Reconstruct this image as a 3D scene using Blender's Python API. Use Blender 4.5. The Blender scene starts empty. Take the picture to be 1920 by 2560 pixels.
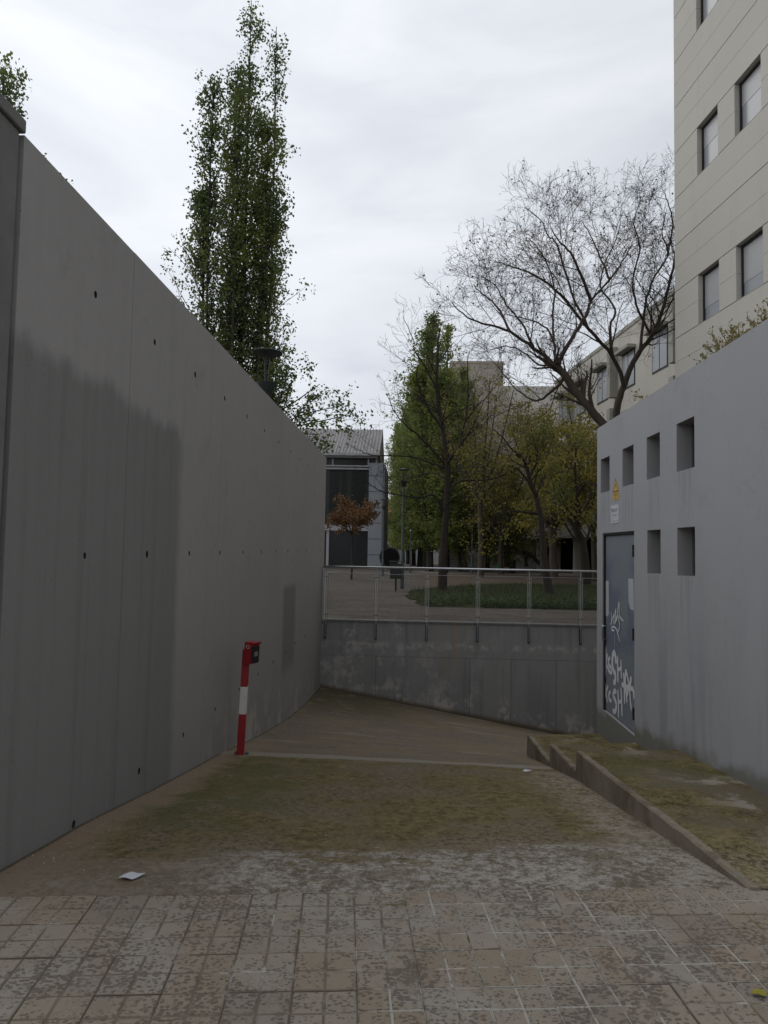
import bpy, bmesh, math, random
from mathutils import Vector, Matrix, noise as mnoise

# ------------------------------------------------------------------ camera, sky, sun, exposure
SC = bpy.context.scene
COL = SC.collection
RAD = math.radians
F, PIT, ROL, YAW = 1690.0, RAD(3.06), RAD(1.03), RAD(-2.37)      # focal length in photo pixels (1920 x 2560)
_fw = Vector((math.sin(YAW)*math.cos(PIT), math.cos(YAW)*math.cos(PIT), math.sin(PIT)))
_r0 = Vector((math.cos(YAW), -math.sin(YAW), 0)); _u0 = _r0.cross(_fw)
_rt = _r0*math.cos(ROL)+_u0*math.sin(ROL); _up = -_r0*math.sin(ROL)+_u0*math.cos(ROL)
cam = bpy.data.cameras.new('camera'); camo = bpy.data.objects.new('camera', cam); COL.objects.link(camo)
cam.sensor_fit = 'VERTICAL'; cam.sensor_height = 36.0; cam.lens = F/2560*36.0
cam.clip_start = 0.05; cam.clip_end = 3000
camo.matrix_world = Matrix(((_rt.x, _up.x, -_fw.x, 0), (_rt.y, _up.y, -_fw.y, 0), (_rt.z, _up.z, -_fw.z, 0), (0, 0, 0, 1)))
SC.camera = camo

SUN_DIR = Vector((-0.62, 0.50, 0.60)).normalized()               # towards the veiled sun, upper left
world = bpy.data.worlds.new('World'); SC.world = world; world.use_nodes = True
wt = world.node_tree; wt.nodes.clear()
def wn(t, **k):
    n = wt.nodes.new(t)
    for a, b in k.items(): setattr(n, a, b)
    return n
w_out = wn('ShaderNodeOutputWorld'); w_bg = wn('ShaderNodeBackground'); w_bg.inputs['Strength'].default_value = 0.1
sky = wn('ShaderNodeTexSky', sky_type='NISHITA', sun_disc=False)
sky.sun_elevation = math.asin(SUN_DIR.z); sky.sun_rotation = math.atan2(SUN_DIR.x, SUN_DIR.y)
w_tc = wn('ShaderNodeTexCoord'); w_map = wn('ShaderNodeMapping'); w_map.inputs['Scale'].default_value = (1.3, 1.3, 4.6)
w_map.inputs['Rotation'].default_value = (0.12, 0.22, 0.5)
w_n1 = wn('ShaderNodeTexNoise'); w_n1.inputs['Scale'].default_value = 1.5; w_n1.inputs['Detail'].default_value = 6; w_n1.inputs['Roughness'].default_value = 0.55
w_n1.inputs['Distortion'].default_value = 0.5
w_cr = wn('ShaderNodeValToRGB'); e = w_cr.color_ramp.elements
e[0].position = 0.34; e[0].color = (0.628, 0.663, 0.725, 1); e[1].position = 0.68; e[1].color = (0.812, 0.833, 0.875, 1)
w_dot = wn('ShaderNodeVectorMath', operation='DOT_PRODUCT'); w_dot.inputs[1].default_value = SUN_DIR
w_mr = wn('ShaderNodeMapRange'); w_mr.inputs[1].default_value = 0.35; w_mr.inputs[2].default_value = 1.0; w_mr.inputs[3].default_value = 9.6; w_mr.inputs[4].default_value = 12.6
w_mul = wn('ShaderNodeVectorMath', operation='SCALE')
w_mix = wn('ShaderNodeMix', data_type='RGBA'); w_mix.inputs[0].default_value = 0.94
L = wt.links.new
L(w_tc.outputs['Generated'], w_map.inputs['Vector']); L(w_map.outputs[0], w_n1.inputs['Vector']); L(w_n1.outputs['Fac'], w_cr.inputs['Fac'])
L(w_tc.outputs['Generated'], w_dot.inputs[0]); L(w_dot.outputs['Value'], w_mr.inputs[0])
L(w_cr.outputs['Color'], w_mul.inputs[0]); L(w_mr.outputs[0], w_mul.inputs['Scale'])
L(sky.outputs['Color'], w_mix.inputs[6]); L(w_mul.outputs[0], w_mix.inputs[7]); L(w_mix.outputs[2], w_bg.inputs['Color']); L(w_bg.outputs[0], w_out.inputs['Surface'])

sun = bpy.data.lights.new('sun', 'SUN'); sun.energy = 0.55; sun.angle = RAD(40); sun.color = (1.0, 0.96, 0.90)
suno = bpy.data.objects.new('sun', sun); COL.objects.link(suno)
suno.rotation_euler = SUN_DIR.to_track_quat('Z', 'Y').to_euler(); suno.location = (0, 0, 30)
SC.cycles.max_bounces = 5; SC.cycles.diffuse_bounces = 3; SC.cycles.glossy_bounces = 2; SC.cycles.transmission_bounces = 3; SC.cycles.caustics_reflective = False; SC.cycles.caustics_refractive = False
SC.view_settings.view_transform = 'Standard'; SC.view_settings.look = 'None'
SC.view_settings.exposure = 0.0; SC.view_settings.gamma = 1.0; SC.view_settings.use_curve_mapping = False

# ------------------------------------------------------------------ helpers
def ray(x, y): return _fw + _rt*((x-960)/F) - _up*((y-1280)/F)
def atY(x, y, Y): d = ray(x, y); return d*(Y/d.y)
def atX(x, y, X): d = ray(x, y); return d*(X/d.x)
def lerp(a, b, t): return a+(b-a)*t
def table(t, v):
    if v <= t[0][0]: return t[0][1]
    for (a, za), (b, zb) in zip(t, t[1:]):
        if v <= b: return lerp(za, zb, (v-a)/(b-a))
    return t[-1][1]

def tag(o, label=None, cat=None, group=None, kind=None):
    if label: o['label'] = label
    if cat: o['category'] = cat
    if group: o['group'] = group
    if kind: o['kind'] = kind
    return o
def empty(name, loc, label, cat, group=None):
    o = bpy.data.objects.new(name, None); o.location = loc; o.empty_display_size = 0.2; COL.objects.link(o)
    return tag(o, label, cat, group)
def wloc(o):
    v = Vector((0, 0, 0))
    while o is not None: v = v+o.location; o = o.parent
    return v
class MB:
    def __init__(s): s.v = []; s.f = []; s.m = []
    def face(s, pts, m=0):
        n = len(s.v); s.v.extend([tuple(p) for p in pts]); s.f.append(tuple(range(n, n+len(pts)))); s.m.append(m)
    def box(s, a, b, m=0, mat=None):
        x0, y0, z0 = a; x1, y1, z1 = b
        P = [(x0,y0,z0),(x1,y0,z0),(x1,y1,z0),(x0,y1,z0),(x0,y0,z1),(x1,y0,z1),(x1,y1,z1),(x0,y1,z1)]
        if mat: P = [tuple(mat @ Vector(p)) for p in P]
        n = len(s.v); s.v.extend(P)
        for q in ((3,2,1,0),(4,5,6,7),(0,1,5,4),(1,2,6,5),(2,3,7,6),(3,0,4,7)): s.f.append(tuple(n+i for i in q)); s.m.append(m)
    def bar(s, a, b, w, h=None, m=0):                        # square bar from a to b
        a = Vector(a); b = Vector(b); d = b-a; h = h or w
        q = d.to_track_quat('Z', 'Y').to_matrix().to_4x4(); q.translation = a
        s.box((-w/2, -h/2, 0), (w/2, h/2, d.length), m, q)
    def tube(s, pts, rad, k=6, m=0, caps=True):
        pts = [Vector(p) for p in pts]; n0 = len(s.v); N = len(pts)
        up = None
        for i, p in enumerate(pts):
            t = (pts[min(i+1, N-1)]-pts[max(i-1, 0)])
            if t.length < 1e-9: t = Vector((0, 0, 1))
            t.normalize()
            if up is None: up = t.orthogonal().normalized()
            else:
                up = up - t*up.dot(t)
                up = up.normalized() if up.length > 1e-6 else t.orthogonal().normalized()
            b = t.cross(up); r = rad[i] if isinstance(rad, (list, tuple)) else rad
            for j in range(k):
                a = 2*math.pi*j/k; s.v.append(tuple(p + up*(math.cos(a)*r) + b*(math.sin(a)*r)))
        for i in range(N-1):
            for j in range(k):
                j2 = (j+1) % k
                s.f.append((n0+i*k+j, n0+i*k+j2, n0+(i+1)*k+j2, n0+(i+1)*k+j)); s.m.append(m)
        if caps and k > 2:
            s.f.append(tuple(n0+j for j in reversed(range(k)))); s.m.append(m)
            s.f.append(tuple(n0+(N-1)*k+j for j in range(k))); s.m.append(m)
    def lathe(s, c, prof, k=16, m=0):                        # prof: (radius, z)
        n0 = len(s.v)
        for r, z in prof:
            for j in range(k):
                a = 2*math.pi*j/k; s.v.append((c[0]+r*math.cos(a), c[1]+r*math.sin(a), c[2]+z))
        for i in range(len(prof)-1):
            for j in range(k):
                j2 = (j+1) % k; s.f.append((n0+i*k+j, n0+i*k+j2, n0+(i+1)*k+j2, n0+(i+1)*k+j)); s.m.append(m)
        s.f.append(tuple(n0+j for j in reversed(range(k)))); s.m.append(m)
        s.f.append(tuple(n0+(len(prof)-1)*k+j for j in range(k))); s.m.append(m)
    def grid(s, fn, us, vs, m=0, flip=False):
        n0 = len(s.v); W = len(us)
        for v in vs:
            for u in us: s.v.append(tuple(fn(u, v)))
        for j in range(len(vs)-1):
            for i in range(W-1):
                q = (n0+j*W+i, n0+j*W+i+1, n0+(j+1)*W+i+1, n0+(j+1)*W+i)
                s.f.append(q[::-1] if flip else q); s.m.append(m)
    def build(s, name, mats, parent=None, smooth=False, bevel=0, weld=False):
        if not isinstance(mats, (list, tuple)): mats = [mats]
        off = wloc(parent) if parent else Vector((0, 0, 0))
        me = bpy.data.meshes.new(name)
        me.from_pydata([(x-off.x, y-off.y, z-off.z) for x, y, z in s.v], [], s.f)
        for m in mats: me.materials.append(m)
        if len(mats) > 1: me.polygons.foreach_set('material_index', s.m)
        if smooth: me.polygons.foreach_set('use_smooth', [True]*len(me.polygons))
        me.update()
        if weld or bevel:
            bm = bmesh.new(); bm.from_mesh(me); bmesh.ops.remove_doubles(bm, verts=bm.verts, dist=1e-5)
            bmesh.ops.recalc_face_normals(bm, faces=bm.faces); bm.to_mesh(me); bm.free()
        o = bpy.data.objects.new(name, me); COL.objects.link(o)
        if parent: o.parent = parent
        if bevel:
            bv = o.modifiers.new('bevel', 'BEVEL'); bv.width = bevel; bv.segments = 2; bv.limit_method = 'ANGLE'
        return o
def copy_tree(o, parent=None):
    c = o.copy(); COL.objects.link(c); c.parent = parent
    for ch in list(o.children): copy_tree(ch, c)
    return c

# ------------------------------------------------------------------ materials
class NT:
    def __init__(s, name, rough=0.9, spec=0.3, metal=0.0):
        s.m = bpy.data.materials.new(name); s.m.use_nodes = True; s.t = s.m.node_tree; s.t.nodes.clear()
        s.out = s.t.nodes.new('ShaderNodeOutputMaterial'); s.b = s.t.nodes.new('ShaderNodeBsdfPrincipled')
        s.b.inputs['Roughness'].default_value = rough; s.b.inputs['Specular IOR Level'].default_value = spec; s.b.inputs['Metallic'].default_value = metal
        s.t.links.new(s.b.outputs[0], s.out.inputs['Surface'])
        s.g = s.t.nodes.new('ShaderNodeNewGeometry'); s.pos = s.g.outputs['Position']; s._xyz = None
    def l(s, a, b):
        if isinstance(a, (int, float)): b.default_value = a
        elif isinstance(a, tuple): b.default_value = a if len(a) == len(b.default_value) else (*a, 1)
        else: s.t.links.new(a, b)
    def xyz(s):
        if not s._xyz:
            n = s.t.nodes.new('ShaderNodeSeparateXYZ'); s.l(s.pos, n.inputs[0]); s._xyz = n.outputs
        return s._xyz
    def vec(s, sc=(1, 1, 1), off=(0, 0, 0), src=None):
        n = s.t.nodes.new('ShaderNodeMapping'); n.inputs['Scale'].default_value = sc; n.inputs['Location'].default_value = off
        s.l(src or s.pos, n.inputs[0]); return n.outputs[0]
    def noise(s, scale=5, detail=4, rough=0.55, sc=(1, 1, 1), off=(0, 0, 0), dist=0.0, src=None):
        n = s.t.nodes.new('ShaderNodeTexNoise'); n.inputs['Scale'].default_value = scale; n.inputs['Detail'].default_value = detail
        n.inputs['Roughness'].default_value = rough; n.inputs['Distortion'].default_value = dist
        s.l(s.vec(sc, off, src), n.inputs['Vector']); return n.outputs['Fac']
    def vor(s, scale, sc=(1, 1, 1), feat='F1', rnd=1.0, src=None):
        n = s.t.nodes.new('ShaderNodeTexVoronoi'); n.feature = feat; n.inputs['Scale'].default_value = scale; n.inputs['Randomness'].default_value = rnd
        s.l(s.vec(sc, src=src), n.inputs['Vector']); return n.outputs['Distance']
    def math(s, op, a, b=0.0, c=0.0, clamp=False):
        n = s.t.nodes.new('ShaderNodeMath'); n.operation = op; n.use_clamp = clamp
        for v, i in ((a, 0), (b, 1), (c, 2)): s.l(v, n.inputs[i])
        return n.outputs[0]
    def step(s, v, a, b, lo=0.0, hi=1.0):                     # smooth ramp from a to b
        n = s.t.nodes.new('ShaderNodeMapRange'); n.interpolation_type = 'SMOOTHSTEP'
        s.l(v, n.inputs[0])
        for q, i in ((a, 1), (b, 2), (lo, 3), (hi, 4)): s.l(q, n.inputs[i])
        return n.outputs[0]
    def mix(s, f, a, b, mode='MIX'):
        n = s.t.nodes.new('ShaderNodeMix'); n.data_type = 'RGBA'; n.blend_type = mode
        s.l(f, n.inputs[0]); s.l(a, n.inputs[6]); s.l(b, n.inputs[7]); return n.outputs[2]
    def col(s, c): s.l(c, s.b.inputs['Base Color']); return s
    def bump(s, h, strength=0.3, dist=0.01):
        n = s.t.nodes.new('ShaderNodeBump'); n.inputs['Strength'].default_value = strength; n.inputs['Distance'].default_value = dist
        s.l(h, n.inputs['Height']); s.t.links.new(n.outputs[0], s.b.inputs['Normal']); return s
    def rand(s): return s.g.outputs['Random Per Island']
    def objrand(s):
        n = s.t.nodes.new('ShaderNodeObjectInfo'); return n.outputs['Random']
def plain(name, c, rough=0.7, spec=0.3, metal=0.0, var=0.25, scale=12):
    t = NT(name, rough, spec, metal)
    n = t.noise(scale, 5)
    t.col(t.mix(n, tuple(q*(1-var) for q in c), tuple(min(1, q*(1+var)) for q in c))); return t.m
def mulc(c, k): return tuple(q*k for q in c)

LFLOOR = [(3.1,-1.655),(3.5,-1.70),(4.29,-1.80),(5.5,-2.0),(7.7,-2.34),(9.5,-2.65),(11.8,-2.98),(14,-3.19),(16.2,-3.30)]
RFLOOR = [(3.5,-1.655),(4.34,-1.77),(4.92,-1.86),(5.68,-2.0),(6.54,-2.15),(7.7,-2.40),(9.3,-2.75),(12,-3.3),(16.2,-3.95)]
def zfloor(x, y): return lerp(table(LFLOOR, y), table(RFLOOR, y), (x+2.1)/3.7)

def m_leftwall():
    t = NT('cast_concrete_grey', 0.88, 0.25); X, Y, Z = t.xyz()
    big = t.noise(0.7, 3); fine = t.noise(9, 6, 0.65)
    streak = t.noise(1.0, 5, 0.6, sc=(1, 9, 0.22))
    c = t.mix(big, (0.285, 0.272, 0.262), (0.365, 0.350, 0.338))
    c = t.mix(t.math('MULTIPLY', t.objrand(), 0.35), c, (0.265, 0.256, 0.248))
    c = t.mix(t.math('MULTIPLY', t.step(streak, 0.46, 0.78), 0.2), c, (0.18, 0.175, 0.169))
    c = t.mix(t.math('MULTIPLY', fine, 0.3), c, (0.44, 0.42, 0.405))
    c = t.mix(t.math('MULTIPLY', t.step(t.noise(2.6, 6, 0.7, off=(1, 5, 2)), 0.56, 0.70), 0.25), c, (0.19, 0.184, 0.177))
    # a big damp patch with a sloping top and a straight right-hand edge
    ed = t.noise(4.0, 5, 0.7); edz = t.noise(1.0, 5, 0.62, sc=(1, 3.2, 1.0))
    ztop = t.math('ADD', t.math('MULTIPLY_ADD', Y, -0.045, 1.30), t.math('MULTIPLY_ADD', edz, 0.42, -0.21))
    mz = t.step(t.math('SUBTRACT', ztop, Z), -0.04, 0.12)
    ylim = t.math('ADD', 5.98, t.math('MULTIPLY_ADD', ed, 0.16, -0.08))
    my = t.step(t.math('SUBTRACT', ylim, Y), -0.12, 0.06)
    damp = t.math('MULTIPLY', mz, my)
    low = t.step(t.math('ADD', Z, t.math('MULTIPLY', streak, 0.9)), 0.5, -2.0)      # darker towards the foot
    c = t.mix(t.math('MULTIPLY', low, 0.5), c, (0.20, 0.199, 0.193))
    c = t.mix(t.math('MULTIPLY', damp, 0.58), c, (0.142, 0.142, 0.136))
    dk = t.math('MULTIPLY', t.step(t.noise(1.0, 5, 0.65, sc=(1, 6, 0.22), off=(3, 0, 0)), 0.48, 0.74), damp)
    c = t.mix(t.math('MULTIPLY', dk, 0.25), c, (0.088, 0.087, 0.082))
    ob = t.math('MULTIPLY', t.math('MULTIPLY', t.step(Y, 11.05, 11.25), t.step(Y, 12.45, 12.2)), t.math('MULTIPLY', t.step(Z, -0.62, -0.74), t.step(Z, -2.3, -1.9)))
    c = t.mix(t.math('MULTIPLY', ob, 0.55), c, (0.125, 0.120, 0.115))
    fl = t.math('ADD', t.math('MULTIPLY_ADD', Y, 0.150, 1.185), Z)                  # height above the ramp
    pat = t.noise(1.0, 6, 0.65, sc=(1, 2.4, 1.5), off=(7, 0, 0))
    eff = t.math('MULTIPLY', t.step(fl, 0.85, 0.05), t.math('MULTIPLY', t.step(pat, 0.47, 0.60), t.step(Y, 6.6, 8.0)))
    c = t.mix(t.math('MULTIPLY', eff, 0.75), c, t.mix(t.noise(1.3, 2), (0.40, 0.31, 0.25), (0.47, 0.45, 0.43)))
    pore = t.math('MULTIPLY', t.step(t.vor(26, rnd=1.0), 0.12, 0.07), t.step(t.noise(3.5, 3, 0.5, off=(0, 4, 4)), 0.56, 0.60))
    c = t.mix(t.math('MULTIPLY', pore, 0.8), c, (0.05, 0.048, 0.045))
    t.col(c); t.bump(t.math('SUBTRACT', t.math('ADD', fine, t.math('MULTIPLY', t.noise(60, 3), 0.4)), pore), 0.35, 0.006); return t.m
def m_retain():
    t = NT('retaining_concrete', 0.9, 0.25); X, Y, Z = t.xyz()
    c = t.mix(t.noise(1.2, 4), (0.235, 0.23, 0.224), (0.315, 0.307, 0.297))
    c = t.mix(t.math('MULTIPLY', t.objrand(), 0.3), c, (0.215, 0.215, 0.218))
    streak = t.noise(1.0, 5, 0.6, sc=(6, 1, 0.4))
    c = t.mix(t.math('MULTIPLY', t.step(streak, 0.46, 0.7), 0.55), c, (0.165, 0.167, 0.168))
    pat = t.noise(2.6, 8, 0.72, sc=(1, 1, 0.8)); left = t.step(X, 3.0, -1.5, 0.1, 1.0)
    c = t.mix(t.math('MULTIPLY', t.math('MULTIPLY', t.step(pat, 0.52, 0.62), left), 0.7), c, (0.44, 0.415, 0.39))
    band = t.math('MULTIPLY', t.step(t.math('ABSOLUTE', t.math('ADD', Z, 2.28)), 0.14, 0.0), t.step(t.noise(3.5, 7, 0.75, off=(4, 0, 2)), 0.48, 0.58))
    c = t.mix(t.math('MULTIPLY', band, 0.6), c, (0.47, 0.45, 0.43))
    rust = t.math('MULTIPLY', t.math('MULTIPLY', t.step(t.math('ABSOLUTE', t.math('SUBTRACT', X, 0.95)), 0.5, 0.2), t.step(t.noise(1.0, 3, 0.5, sc=(7, 1, 0.4), off=(2, 0, 0)), 0.46, 0.60)), t.step(Z, -3.2, -2.2))
    c = t.mix(t.math('MULTIPLY', rust, 0.5), c, (0.33, 0.25, 0.13))
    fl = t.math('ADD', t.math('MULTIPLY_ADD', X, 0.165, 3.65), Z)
    eff = t.math('MULTIPLY', t.step(fl, 0.85, 0.1), t.step(t.noise(1.0, 7, 0.7, sc=(2.2, 1, 1.5), off=(1, 0, 5)), 0.50, 0.60))
    c = t.mix(t.math('MULTIPLY', eff, 0.75), c, (0.52, 0.48, 0.44))
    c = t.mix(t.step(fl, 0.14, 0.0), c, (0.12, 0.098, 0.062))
    pore = t.math('MULTIPLY', t.step(t.vor(14), 0.12, 0.06), t.step(t.noise(2.5, 2, 0.5, off=(0, 4, 4)), 0.55, 0.6))
    c = t.mix(t.math('MULTIPLY', pore, 0.7), c, (0.08, 0.08, 0.08))
    t.col(c); t.bump(t.noise(14, 6, 0.65), 0.3, 0.006); return t.m
def m_render():
    t = NT('blue_grey_render', 0.85, 0.25); X, Y, Z = t.xyz()
    c = t.mix(t.noise(0.8, 5, 0.6), (0.295, 0.298, 0.312), (0.356, 0.359, 0.372))
    c = t.mix(t.math('MULTIPLY', t.noise(30, 4), 0.3), c, (0.40, 0.402, 0.418))
    st = t.noise(1.0, 6, 0.65, sc=(1, 3.2, 0.42), dist=0.4)
    under = t.step(t.math('ADD', Z, t.math('MULTIPLY', st, 1.4)), 1.1, -0.9)
    c = t.mix(t.math('MULTIPLY', t.math('MULTIPLY', t.step(st, 0.46, 0.68), under), 0.55), c, (0.205, 0.218, 0.240))
    c = t.mix(t.math('MULTIPLY', t.step(t.noise(1.7, 6, 0.7, off=(0, 3, 0)), 0.54, 0.72), 0.35), c, (0.265, 0.27, 0.285))
    dr = t.noise(1.0, 5, 0.65, sc=(1, 22, 1.2), off=(2, 0, 0)); tot = None
    for (ya, yb, za) in ((9.00, 9.42, .81), (8.04, 8.46, .81), (7.19, 7.59, .81), (6.32, 6.74, .80), (7.18, 7.58, -.225), (6.32, 6.735, -.215)):
        k = t.math('MULTIPLY', t.math('MULTIPLY', t.step(Y, ya-.02, ya+.05), t.step(Y, yb+.02, yb-.05)), t.math('MULTIPLY', t.step(Z, za-.75, za-.05), t.step(Z, za+.01, za)))
        tot = k if tot is None else t.math('MAXIMUM', tot, k)
    c = t.mix(t.math('MULTIPLY', t.math('MULTIPLY', tot, t.step(dr, 0.42, 0.62)), 0.5), c, (0.20, 0.205, 0.215))
    ck = t.math('MULTIPLY', t.step(t.math('ABSOLUTE', t.math('SUBTRACT', t.noise(1.1, 6, 0.65, sc=(1, 1.2, .5), off=(0, 8, 1)), 0.5)), 0.004, 0.0), t.step(t.noise(0.9, 2), 0.5, 0.6))
    c = t.mix(t.math('MULTIPLY', ck, 0.35), c, (0.19, 0.19, 0.20))
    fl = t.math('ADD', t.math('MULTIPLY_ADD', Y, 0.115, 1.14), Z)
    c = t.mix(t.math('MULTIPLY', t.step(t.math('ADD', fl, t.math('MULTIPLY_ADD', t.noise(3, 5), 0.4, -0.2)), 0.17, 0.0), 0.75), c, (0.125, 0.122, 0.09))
    t.col(c); t.bump(t.math('ADD', t.noise(90, 3), t.noise(6, 4)), 0.25, 0.004); return t.m
def m_ramp():
    t = NT('mossy_concrete', 0.95, 0.15); X, Y, Z = t.xyz()
    fine = t.noise(26, 7, 0.75); mid = t.noise(3.2, 7, 0.7); grit = t.noise(70, 6, 0.8)
    across = t.noise(2.0, 7, 0.72, sc=(0.8, 2.2, 1)); blot = t.noise(1.1, 5, 0.6, off=(4, 8, 0))
    dirt = t.mix(mid, (0.178, 0.138, 0.088), (0.285, 0.232, 0.160))
    dirt = t.mix(t.step(blot, 0.40, 0.62), dirt, t.mix(t.step(fine, 0.38, 0.62), (0.120, 0.098, 0.072), (0.285, 0.240, 0.185)))
    moss = t.mix(t.step(t.math('ADD', t.math('MULTIPLY', t.noise(11, 7, 0.8), 0.6), t.math('MULTIPLY', t.noise(38, 6, 0.8, off=(1, 2, 3)), 0.4)), 0.40, 0.60), (0.078, 0.060, 0.022), (0.265, 0.205, 0.098))
    moss = t.mix(t.step(blot, 0.46, 0.60), moss, t.mix(t.step(fine, 0.40, 0.60), (0.098, 0.078, 0.046), (0.275, 0.222, 0.145)))
    v = t.math('SUBTRACT', Y, t.math('MULTIPLY', X, 0.1017))                   # distance from the paving edge
    edge = t.math('ADD', t.math('ADD', v, t.math('MULTIPLY_ADD', across, 1.9, -0.95)), t.math('MULTIPLY_ADD', fine, 0.5, -0.25))
    mo = t.math('MULTIPLY', t.step(edge, 3.72, 4.0), t.step(t.math('ADD', Y, t.math('MULTIPLY', mid, 0.3)), 7.95, 7.7))
    mo = t.math('MULTIPLY', mo, t.step(t.math('ADD', t.noise(1.6, 7, 0.72, off=(5, 2, 0)), t.math('MULTIPLY_ADD', grit, 0.2, -0.1)), 0.33, 0.46, 0.3, 1.0))
    c = t.mix(t.math('MULTIPLY', mo, 0.92), dirt, moss)
    # worn pale zone with specks where the ramp meets the paving
    sp = t.math('ADD', t.math('MULTIPLY', t.noise(20, 6, 0.75, off=(0, 0, 3)), 0.6), t.math('MULTIPLY', t.noise(55, 5, 0.8), 0.4))
    speck = t.step(t.math('ADD', sp, t.math('MULTIPLY_ADD', mid, 0.3, -0.15)), 0.42, 0.58)
    pale = t.mix(speck, (0.165, 0.134, 0.090), (0.47, 0.44, 0.39))
    wz = t.math('MULTIPLY', t.step(edge, 4.12, 3.82), t.step(t.math('ADD', X, t.math('MULTIPLY', across, 0.9)), -0.9, -0.2, 0.25, 1.0))
    wz = t.math('MULTIPLY', wz, t.step(t.noise(1.9, 6, 0.7, sc=(1, 1.6, 1), off=(2, 2, 2)), 0.36, 0.46, 0.35, 1.0))
    c = t.mix(t.math('MULTIPLY', wz, 0.92), c, pale)
    gl = t.math('MULTIPLY', t.step(t.math('ADD', X, t.math('MULTIPLY_ADD', mid, 0.8, -0.4)), -0.6, -1.2), t.math('MULTIPLY', t.step(Y, 3.9, 4.8), t.step(Y, 8.0, 7.2)))
    c = t.mix(t.math('MULTIPLY', t.math('MULTIPLY', gl, t.step(t.noise(2.2, 6, 0.7, off=(7, 0, 0)), 0.40, 0.54)), 0.7), c, t.mix(fine, (0.070, 0.078, 0.024), (0.150, 0.152, 0.056)))
    du = t.math('MULTIPLY', t.step(t.math('ADD', X, t.math('MULTIPLY_ADD', mid, 0.7, -0.35)), -1.66, -1.98), t.step(Y, 9.8, 7.8))
    c = t.mix(t.math('MULTIPLY', du, 0.85), c, t.mix(fine, (0.20, 0.14, 0.09), (0.43, 0.335, 0.245)))
    ln = t.step(t.math('ADD', X, t.math('MULTIPLY_ADD', fine, 0.03, -0.015)), -2.062, -2.085)  # dirty crack along the left wall, with contact darkening painted into its colour
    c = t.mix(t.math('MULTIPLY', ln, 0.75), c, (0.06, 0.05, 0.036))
    bl = t.math('ABSOLUTE', t.math('SUBTRACT', Y, t.math('ADD', 7.74, t.math('MULTIPLY_ADD', across, 0.40, -0.20))))
    c = t.mix(t.math('MULTIPLY', t.step(bl, 0.22, 0.11), 0.85), c, t.mix(fine, (0.26, 0.228, 0.182), (0.38, 0.342, 0.288)))
    gu = t.math('MULTIPLY', t.step(t.math('ADD', X, t.math('MULTIPLY_ADD', across, 0.9, -0.45)), 1.0, 1.4), t.step(Y, 7.6, 7.0))
    c = t.mix(t.math('MULTIPLY', gu, t.math('MULTIPLY', speck, 0.8)), c, (0.39, 0.35, 0.29))
    farr = t.math('MULTIPLY', t.step(Y, 8.0, 9.0), t.step(t.noise(1.5, 7, 0.72, sc=(0.5, 1.6, 1), off=(9, 3, 0)), 0.54, 0.64))
    c = t.mix(t.math('MULTIPLY', farr, 0.5), c, (0.34, 0.305, 0.25))
    fd = t.math('MULTIPLY', t.step(Y, 11.5, 14.5), t.step(X, 1.0, -1.2))
    c = t.mix(t.math('MULTIPLY', t.math('MULTIPLY', fd, t.step(mid, 0.36, 0.5)), 0.75), c, (0.086, 0.076, 0.038))
    c = t.mix(t.math('MULTIPLY', t.step(fine, 0.50, 0.66), 0.45), c, (0.082, 0.068, 0.044))
    c = t.mix(t.math('MULTIPLY', t.step(grit, 0.56, 0.66), 0.5), c, (0.34, 0.30, 0.235))
    t.col(c); t.bump(t.math('ADD', fine, t.math('MULTIPLY', grit, 0.8)), 0.9, 0.016); return t.m
def m_walk():
    t = NT('mossy_walkway', 0.95, 0.15); X, Y, Z = t.xyz()
    mid = t.noise(4, 7, 0.72); fine = t.noise(34, 7, 0.78); big = t.noise(1.1, 5, 0.6)
    c = t.mix(t.step(t.math('ADD', t.math('MULTIPLY', mid, 0.5), t.math('MULTIPLY', fine, 0.5)), 0.38, 0.60), (0.070, 0.056, 0.022), (0.270, 0.215, 0.10))
    c = t.mix(t.step(big, 0.44, 0.62), c, t.mix(fine, (0.13, 0.106, 0.066), (0.235, 0.198, 0.135)))
    bare = t.math('MULTIPLY', t.step(t.noise(1.7, 7, 0.7, off=(2, 7, 0)), 0.52, 0.60), t.step(X, 1.9, 2.4))
    c = t.mix(t.math('MULTIPLY', bare, 0.85), c, (0.44, 0.395, 0.325))
    nr = t.math('MULTIPLY', t.step(t.math('ADD', Y, t.math('MULTIPLY', mid, 0.9)), 4.6, 4.0), t.step(fine, 0.46, 0.56))
    c = t.mix(t.math('MULTIPLY', nr, 0.7), c, (0.40, 0.365, 0.30))
    c = t.mix(t.math('MULTIPLY', t.step(fine, 0.54, 0.66), 0.6), c, (0.30, 0.255, 0.155))
    c = t.mix(t.math('MULTIPLY', t.step(t.noise(60, 6, 0.8, off=(3, 3, 0)), 0.54, 0.64), 0.5), c, (0.072, 0.062, 0.028))
    c = t.mix(t.math('MULTIPLY', t.step(t.noise(1.3, 5, 0.6, off=(9, 1, 0)), 0.52, 0.66), 0.5), c, (0.105, 0.108, 0.034))
    t.col(c); t.bump(t.math('ADD', fine, t.noise(90, 5, 0.75)), 0.9, 0.016); return t.m
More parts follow.
